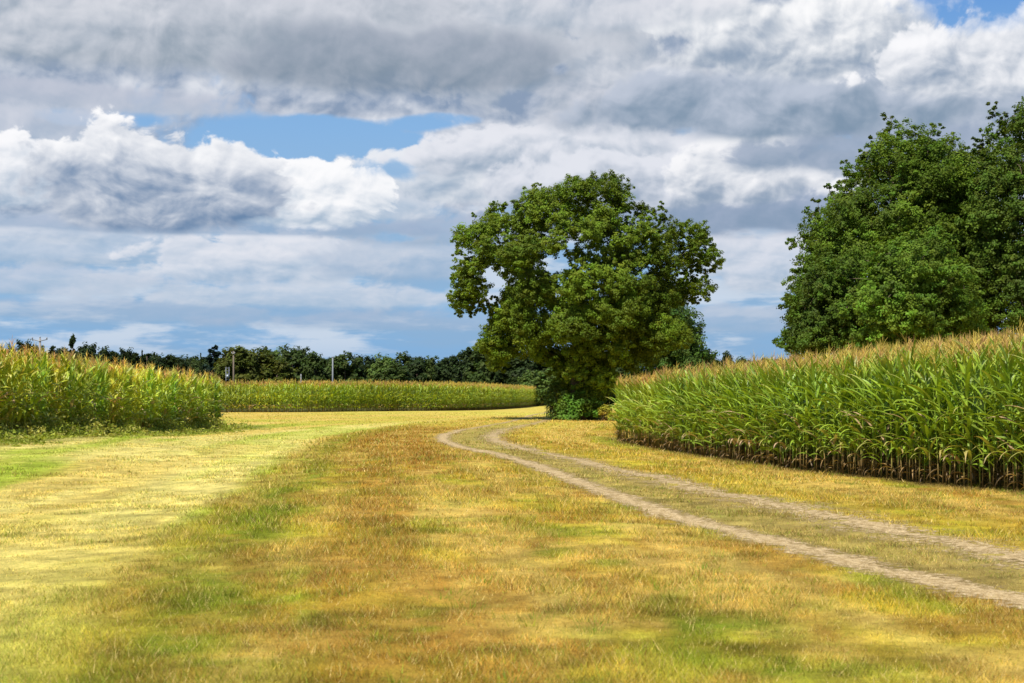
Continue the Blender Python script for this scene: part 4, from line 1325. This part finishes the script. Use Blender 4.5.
def build_far_trees():
    rs = np.random.default_rng(31)
    names = {'round': 'deciduous_tree', 'conifer': 'conifer_tree', 'poplar': 'poplar_tree'}
    cols = {'mid': (0.055, 0.084, 0.016), 'dark': (0.034, 0.055, 0.014), 'olive': (0.092, 0.108, 0.016), 'pale': (0.105, 0.160, 0.030), 'blue': (0.016, 0.036, 0.022)}  # dark: leaf green with the shade of clouds put into the colour
    protos = {}
    for kind, n in (('round', 4), ('conifer', 2), ('poplar', 1)):
        for k in range(n):
            tr, gl = far_template(kind, 100 + k * 7 + len(kind))
            v, f, c, _ = gl.arrays()
            for cn, cc in cols.items():
                protos[(kind, k, cn)] = (tr, (v, f, c * np.array(cc)))
    made = {}
    def far_tree(px, ytop, wpx, D, kind, cn, label, group=None):
        k = int(rs.integers(0, {'round': 4, 'conifer': 2, 'poplar': 1}[kind]))
        key = (kind, k, cn)
        if key not in made:
            tr, (v, f, c) = protos[key]
            made[key] = (tr, mesh_np('crown', v, f, M_LEAF, c))
        tr, cr = made[key]
        x = px2x(px, D)
        zg = float(height(x, D))
        H = (HOR - ytop) / F_PX * D + CAM_Z - zg
        w = wpx * (1.55 if kind == 'round' and wpx > 12 else (1.6 if kind == 'conifer' and wpx > 15 else 1.15)) / F_PX * D
        o = bpy.data.objects.new(names[kind], None); COL.objects.link(o)
        tw = {'round': 8.0, 'conifer': 5.8, 'poplar': 2.9}[kind]
        th = {'round': 10.3, 'conifer': 10.4, 'poplar': 10.1}[kind]
        o.location = (x, D, zg); o.scale = (w / tw, w / tw, H / th); o.rotation_euler = (0, 0, rs.uniform(0, 6.283))
        o['label'] = label; o['category'] = 'tree'
        if group: o['group'] = group
        link('trunk', tr, parent=o); link('crown', cr, parent=o)
    G1 = 'trees of the wood behind the left maize field'
    L1 = 'dark tree in the even low wood above the left maize field'
    for px, yt, w in ((-22, 343, 20), (-8, 346, 18), (24, 341, 17), (34, 343, 15), (52, 342.5, 15), (63, 346, 15), (81, 345, 15), (90, 344, 16), (104, 346, 15), (113, 348, 14), (126, 349, 15), (136, 350, 14),
                      (147, 350.5, 15), (157, 352, 14), (167, 352.5, 15), (177, 357, 14), (187, 359, 15)):
        far_tree(px, yt, w * 1.25, 250 + rs.uniform(-8, 8), 'conifer' if rs.random() < 0.35 else 'round', 'dark', L1, G1)
    for px in range(-30, 205, 13):      # second, lower rank that closes the wood behind
        far_tree(px, 356 - max(0, 8 - px * 0.04) + rs.uniform(-1, 1), 24, 268 + rs.uniform(-4, 4), 'round', 'dark', L1, G1)
    G2 = 'understorey trees closing the foot of the far tree line'
    L2 = 'low dark tree filling the foot of the tree line behind the far maize field'
    for px in range(200, 560, 13):
        far_tree(px, 364 + rs.uniform(-2, 2), 24, 262 + rs.uniform(-4, 4), 'round', 'dark', L2, G2)
    T = [
        (11, 342.5, 9, 246, 'round', 'dark', 'small round tree top left of the pole with the crossarm'),
        (73, 334, 8.5, 244, 'poplar', 'dark', 'narrow poplar rising tallest above the wood on the left'),
        (142, 347, 8, 244, 'conifer', 'dark', 'thin pointed conifer just above the right part of the left wood'),
        (201, 350, 7, 236, 'conifer', 'dark', 'slim spire conifer directly left of the big blue-black conifer'),
        (214, 342, 23, 230, 'conifer', 'blue', 'big blue-black conifer with stepped branches left of the wooden pole'),
        (197, 360, 20, 240, 'round', 'mid', 'low brownish tree under the slim spire conifer'),
        (232, 347, 24, 222, 'round', 'olive', 'olive tree right behind the wooden pole'),
        (246, 344.5, 34, 224, 'round', 'olive', 'large olive green tree just right of the wooden pole'),
        (262, 352, 24, 226, 'round', 'olive', 'rounded olive tree leaning on the right of the large olive one'),
        (266, 346, 20, 246, 'round', 'mid', 'green tree top showing behind the rounded olive tree'),
        (278, 346.5, 19, 250, 'round', 'pale', 'airy paler tree left of the broad dark dome'),
        (292, 344.5, 26, 240, 'round', 'mid', 'broad domed tree highest between the olive trees and the concrete pole'),
        (277, 360, 28, 224, 'round', 'olive', 'low olive bushy tree in front of the airy paler tree'),
        (304, 348, 20, 242, 'round', 'dark', 'dark tree touching the right side of the broad dome'),
        (315, 350, 20, 236, 'round', 'mid', 'mid green tree left of the concrete pole'),
        (327, 355.5, 18, 244, 'round', 'dark', 'dark low topped tree directly behind the concrete pole'),
        (345, 351, 27, 232, 'round', 'mid', 'wide dark green tree just right of the concrete pole'),
        (358, 356, 20, 240, 'round', 'dark', 'blackish tree second to the right of the concrete pole'),
        (370, 356.5, 20, 236, 'round', 'dark', 'blackish tree left of the paler one in the tree line'),
        (384, 353, 21, 230, 'round', 'pale', 'paler green tree standing out among dark ones right of the concrete pole'),
        (395, 364, 26, 224, 'round', 'mid', 'low spreading tree at the foot of the paler green tree'),
        (403, 351.5, 24, 240, 'round', 'mid', 'tall dark green tree right after the paler one'),
        (417, 355, 22, 236, 'round', 'dark', 'dark tree fourth to the left of the oak crown along the skyline'),
        (433, 357, 22, 236, 'round', 'mid', 'mid green tree at the low point of the skyline left of the oak'),
        (449, 355.5, 24, 232, 'round', 'dark', 'dark tree where the skyline starts rising towards the oak'),
        (468, 347, 27, 222, 'round', 'dark', 'tall dark tree next to the left edge of the oak crown'),
        (487, 342, 30, 214, 'round', 'mid', 'tall tree seen through the lower left edge of the oak crown'),
        (508, 346, 32, 214, 'round', 'dark', 'dark tree behind the lower left boughs of the oak'),
        (530, 350, 32, 212, 'round', 'dark', 'dark tree behind the oak just left of its trunk'),
        (552, 348, 34, 210, 'round', 'dark', 'dark tree directly behind the oak trunk'),
        (612, 352, 40, 200, 'round', 'dark', 'dark tree behind the oak right of its trunk'),
        (519, 377, 16, 205, 'round', 'mid', 'small bush at the right end of the far maize, leftmost of three'),
        (533, 371, 20, 195, 'round', 'pale', 'light green bush at the right end of the far maize, middle of three'),
        (549, 367, 22, 190, 'round', 'pale', 'light green bush nearest the oak trunk behind the far maize'),
        (707, 350, 18, 170, 'round', 'dark', 'dark tree sloping down at the right foot of the oak crown'),
        (726, 352.5, 17, 240, 'round', 'dark', 'small rounded tree on the horizon right of the oak'),
        (718, 360, 18, 240, 'round', 'dark', 'low tree on the horizon at the left foot of the small rounded one'),
        (741, 358, 20, 260, 'round', 'dark', 'low tree at the lowest dip of the horizon right of the oak'),
        (754, 360, 18, 260, 'round', 'mid', 'low tree on the horizon between the dip and the copse'),
        (766, 357.5, 18, 255, 'round', 'mid', 'low green tree on the horizon second left of the copse'),
        (780, 357, 20, 250, 'round', 'mid', 'low green tree on the horizon touching the copse'),
        (797, 356, 22, 250, 'round', 'dark', 'dark far tree half hidden by the left side of the copse'),
    ]
    for t in T:
        far_tree(*t)


build_far_trees()


# ------------------------------------------------------------------ poles
def pole_thing(name, label, px, D, ytop, build, cat='pole'):
    x = px2x(px, D); zg = float(height(x, D))
    H = (HOR - ytop) / F_PX * D + CAM_Z - zg
    o = bpy.data.objects.new(name, None); COL.objects.link(o)
    o.location = (x, D, zg); o['label'] = label; o['category'] = cat
    build(o, H)
    return o


def build_poles():
    def wood(o, H):
        g = Geo(); tube(g, [(0, 0, -0.1), (0.01, 0, H * 0.5), (0, 0, H)], [0.13, 0.12, 0.10], 12, (0.17, 0.135, 0.10)); link('post', g.mesh('post', M_WOOD, True), parent=o)
        g = Geo(); box(g, (0, -0.16, H - 0.35), (0.5, 0.10, 0.10), (0.30, 0.29, 0.27)); link('crossarm', g.mesh('crossarm', M_STEEL), parent=o)
        for s in (-0.2, 0.2):
            g = Geo(); tube(g, [(s, -0.16, H - 0.30), (s, -0.16, H - 0.22), (s, -0.16, H - 0.14)], [0.03, 0.055, 0.03], 8, (0.6, 0.6, 0.58)); link('insulator', g.mesh('insulator', M_PORC, True), parent=o)
    pole_thing('utility_pole', 'pale wooden pole in front of the olive trees beyond the far maize', 233.5, 200, 351, wood)

    def concrete(o, H):
        g = Geo(); tube(g, [(0, 0, -0.1), (0, 0, H * 0.5), (0, 0, H)], [0.12, 0.11, 0.09], 12, (0.22, 0.235, 0.25)); link('post', g.mesh('post', M_CONCRETE, True), parent=o)
        g = Geo(); box(g, (0, 0, H + 0.02), (0.24, 0.24, 0.05), (0.45, 0.45, 0.45)); link('cap', g.mesh('cap', M_STEEL), parent=o)
    pole_thing('utility_pole', 'light grey concrete pole standing alone between the far maize and trees', 332.7, 195, 357, concrete)

    def tpole(o, H):
        g = Geo(); tube(g, [(0, 0, -0.1), (0, 0, H * 0.5), (0, 0, H)], [0.14, 0.12, 0.10], 10, (0.30, 0.26, 0.22)); link('post', g.mesh('post', M_WOOD, True), parent=o)
        g = Geo(); tube(g, [(-0.82, -0.12, H - 0.10), (0, -0.12, H - 0.28), (0.82, -0.12, H - 0.10)], [0.04, 0.045, 0.04], 6, (0.26, 0.26, 0.26)); link('crossarm', g.mesh('crossarm', M_STEEL, True), parent=o)
        for s, dz in ((-0.76, 0.02), (0.0, 0.10), (0.76, 0.02)):
            g = Geo(); tube(g, [(s, -0.12 if s else 0, H - 0.10 + dz), (s, -0.12 if s else 0, H + 0.02 + dz), (s, -0.12 if s else 0, H + 0.12 + dz)], [0.035, 0.075, 0.04], 8, (0.22, 0.23, 0.25)); link('insulator', g.mesh('insulator', M_PORC, True), parent=o)
    pole_thing('power_pole', 'slim power pole with a crossarm and three insulators above the left maize', 40.0, 150, 338.5, tpole, 'power pole')

    def hframe(o, H):
        for s in (-0.22, 0.22):
            g = Geo(); tube(g, [(s, 0, -0.1), (s, 0, H)], [0.05, 0.045], 6, (0.20, 0.22, 0.25)); link('post', g.mesh('post', M_STEEL, True), parent=o)
        g = Geo()
        for k in range(5):
            z = H - 0.15 - 0.42 * k
            box(g, (0, 0, z), (0.40, 0.05, 0.05), (0.20, 0.22, 0.25))
        link('cross_bracing', g.mesh('cross_bracing', M_STEEL), parent=o)
        g = Geo(); box(g, (0.05, -0.17, H - 1.35), (0.36, 0.26, 0.5), (0.28, 0.31, 0.34)); link('transformer', g.mesh('transformer', M_STEEL), parent=o)
    pole_thing('transformer_frame', 'short grey steel frame with a box just left of the wooden pole', 227.5, 205, 367, hframe, 'transformer')

    def short(o, H):
        g = Geo(); tube(g, [(0, 0, -0.1), (0, 0, H - .05), (0, 0, H)], [0.09, 0.09, 0.05], 8, (0.26, 0.26, 0.26)); link('post', g.mesh('post', M_CONCRETE, True), parent=o)
        g = Geo(); box(g, (0, 0, H - 0.3), (0.21, 0.21, 0.06), (0.35, 0.35, 0.35)); link('collar', g.mesh('collar', M_STEEL), parent=o)
    pole_thing('marker_post', 'stubby grey post peeping over the far maize left of the concrete pole', 301, 190, 374, short, 'post')
    pole_thing('marker_post', 'thin pale post at the right end of the far maize by the bushes', 530.5, 206, 380.5, short, 'post')


build_poles()


# ------------------------------------------------------------------ weeds at the foot of the fields
def build_weeds():
    rs = np.random.default_rng(77)
    V, F, C, nv = [], [], [], 0
    n = 2600
    y = rs.uniform(26, 65.5, n)
    ex = np.interp(y, EDGE_L_PTS[:, 1], EDGE_L_PTS[:, 0])
    off = rs.exponential(0.50, n) * np.interp(y, [28, 40, 64], [1.5, 1.0, 0.7]) - 0.25
    x = ex + off
    far = y > 63.6
    x[far] = ex[far] - rs.uniform(-1, 10, far.sum())
    ok = (off < 2.4) & (fbm(x * 0.6, y * 0.4, 5, 3) > 0.36)
    x, y, off = x[ok], y[ok], off[ok]
    cen = np.stack([x, y, height(x, y)], -1)
    per = 34
    h = np.clip(0.32 - 0.17 * off, 0.04, 0.4) * rs.uniform(0.4, 1.5, len(x)) * (0.5 + 1.1 * sstep(0.35, 0.65, fbm(x * 0.9, y * 0.7, 15, 3)))
    ci = np.repeat(np.arange(len(x)), per)
    m = len(ci)
    a = rs.uniform(0, 6.283, m); r = rs.random(m) ** .5 * (0.10 + 0.22 * rs.random(len(x)))[ci]
    t = rs.random(m)
    p = cen[ci] + np.stack([np.cos(a) * r, np.sin(a) * r, t * h[ci]], -1)
    s = rs.uniform(0.02, 0.055, m)
    nr = rs.normal(0, 0.6, (m, 3)) + (0, 0, 0.6); nr /= np.linalg.norm(nr, axis=1)[:, None]
    tt = np.cross(nr, rs.normal(0, 1, (m, 3))); tt /= np.linalg.norm(tt, axis=1)[:, None]
    bt = np.cross(nr, tt)
    A, B = tt * s[:, None] * 1.3, bt * s[:, None] * 0.6
    v = np.stack([p - A, p - B, p + A, p + B], 1).reshape(-1, 3)
    base = np.array([(0.25, 0.30, 0.035), (0.31, 0.34, 0.045), (0.40, 0.38, 0.08)])[rs.integers(0, 3, len(x))]
    c = base[ci] * rs.uniform(0.7, 1.3, (m, 1))
    g = Geo(); g.add(v, np.arange(m * 4).reshape(m, 4), np.repeat(c, 4, axis=0))
    link('weeds', g.mesh('weeds', M_LEAF), kind='stuff', label='knee-high green weeds along the foot of the left maize field', cat='weeds')


build_weeds()
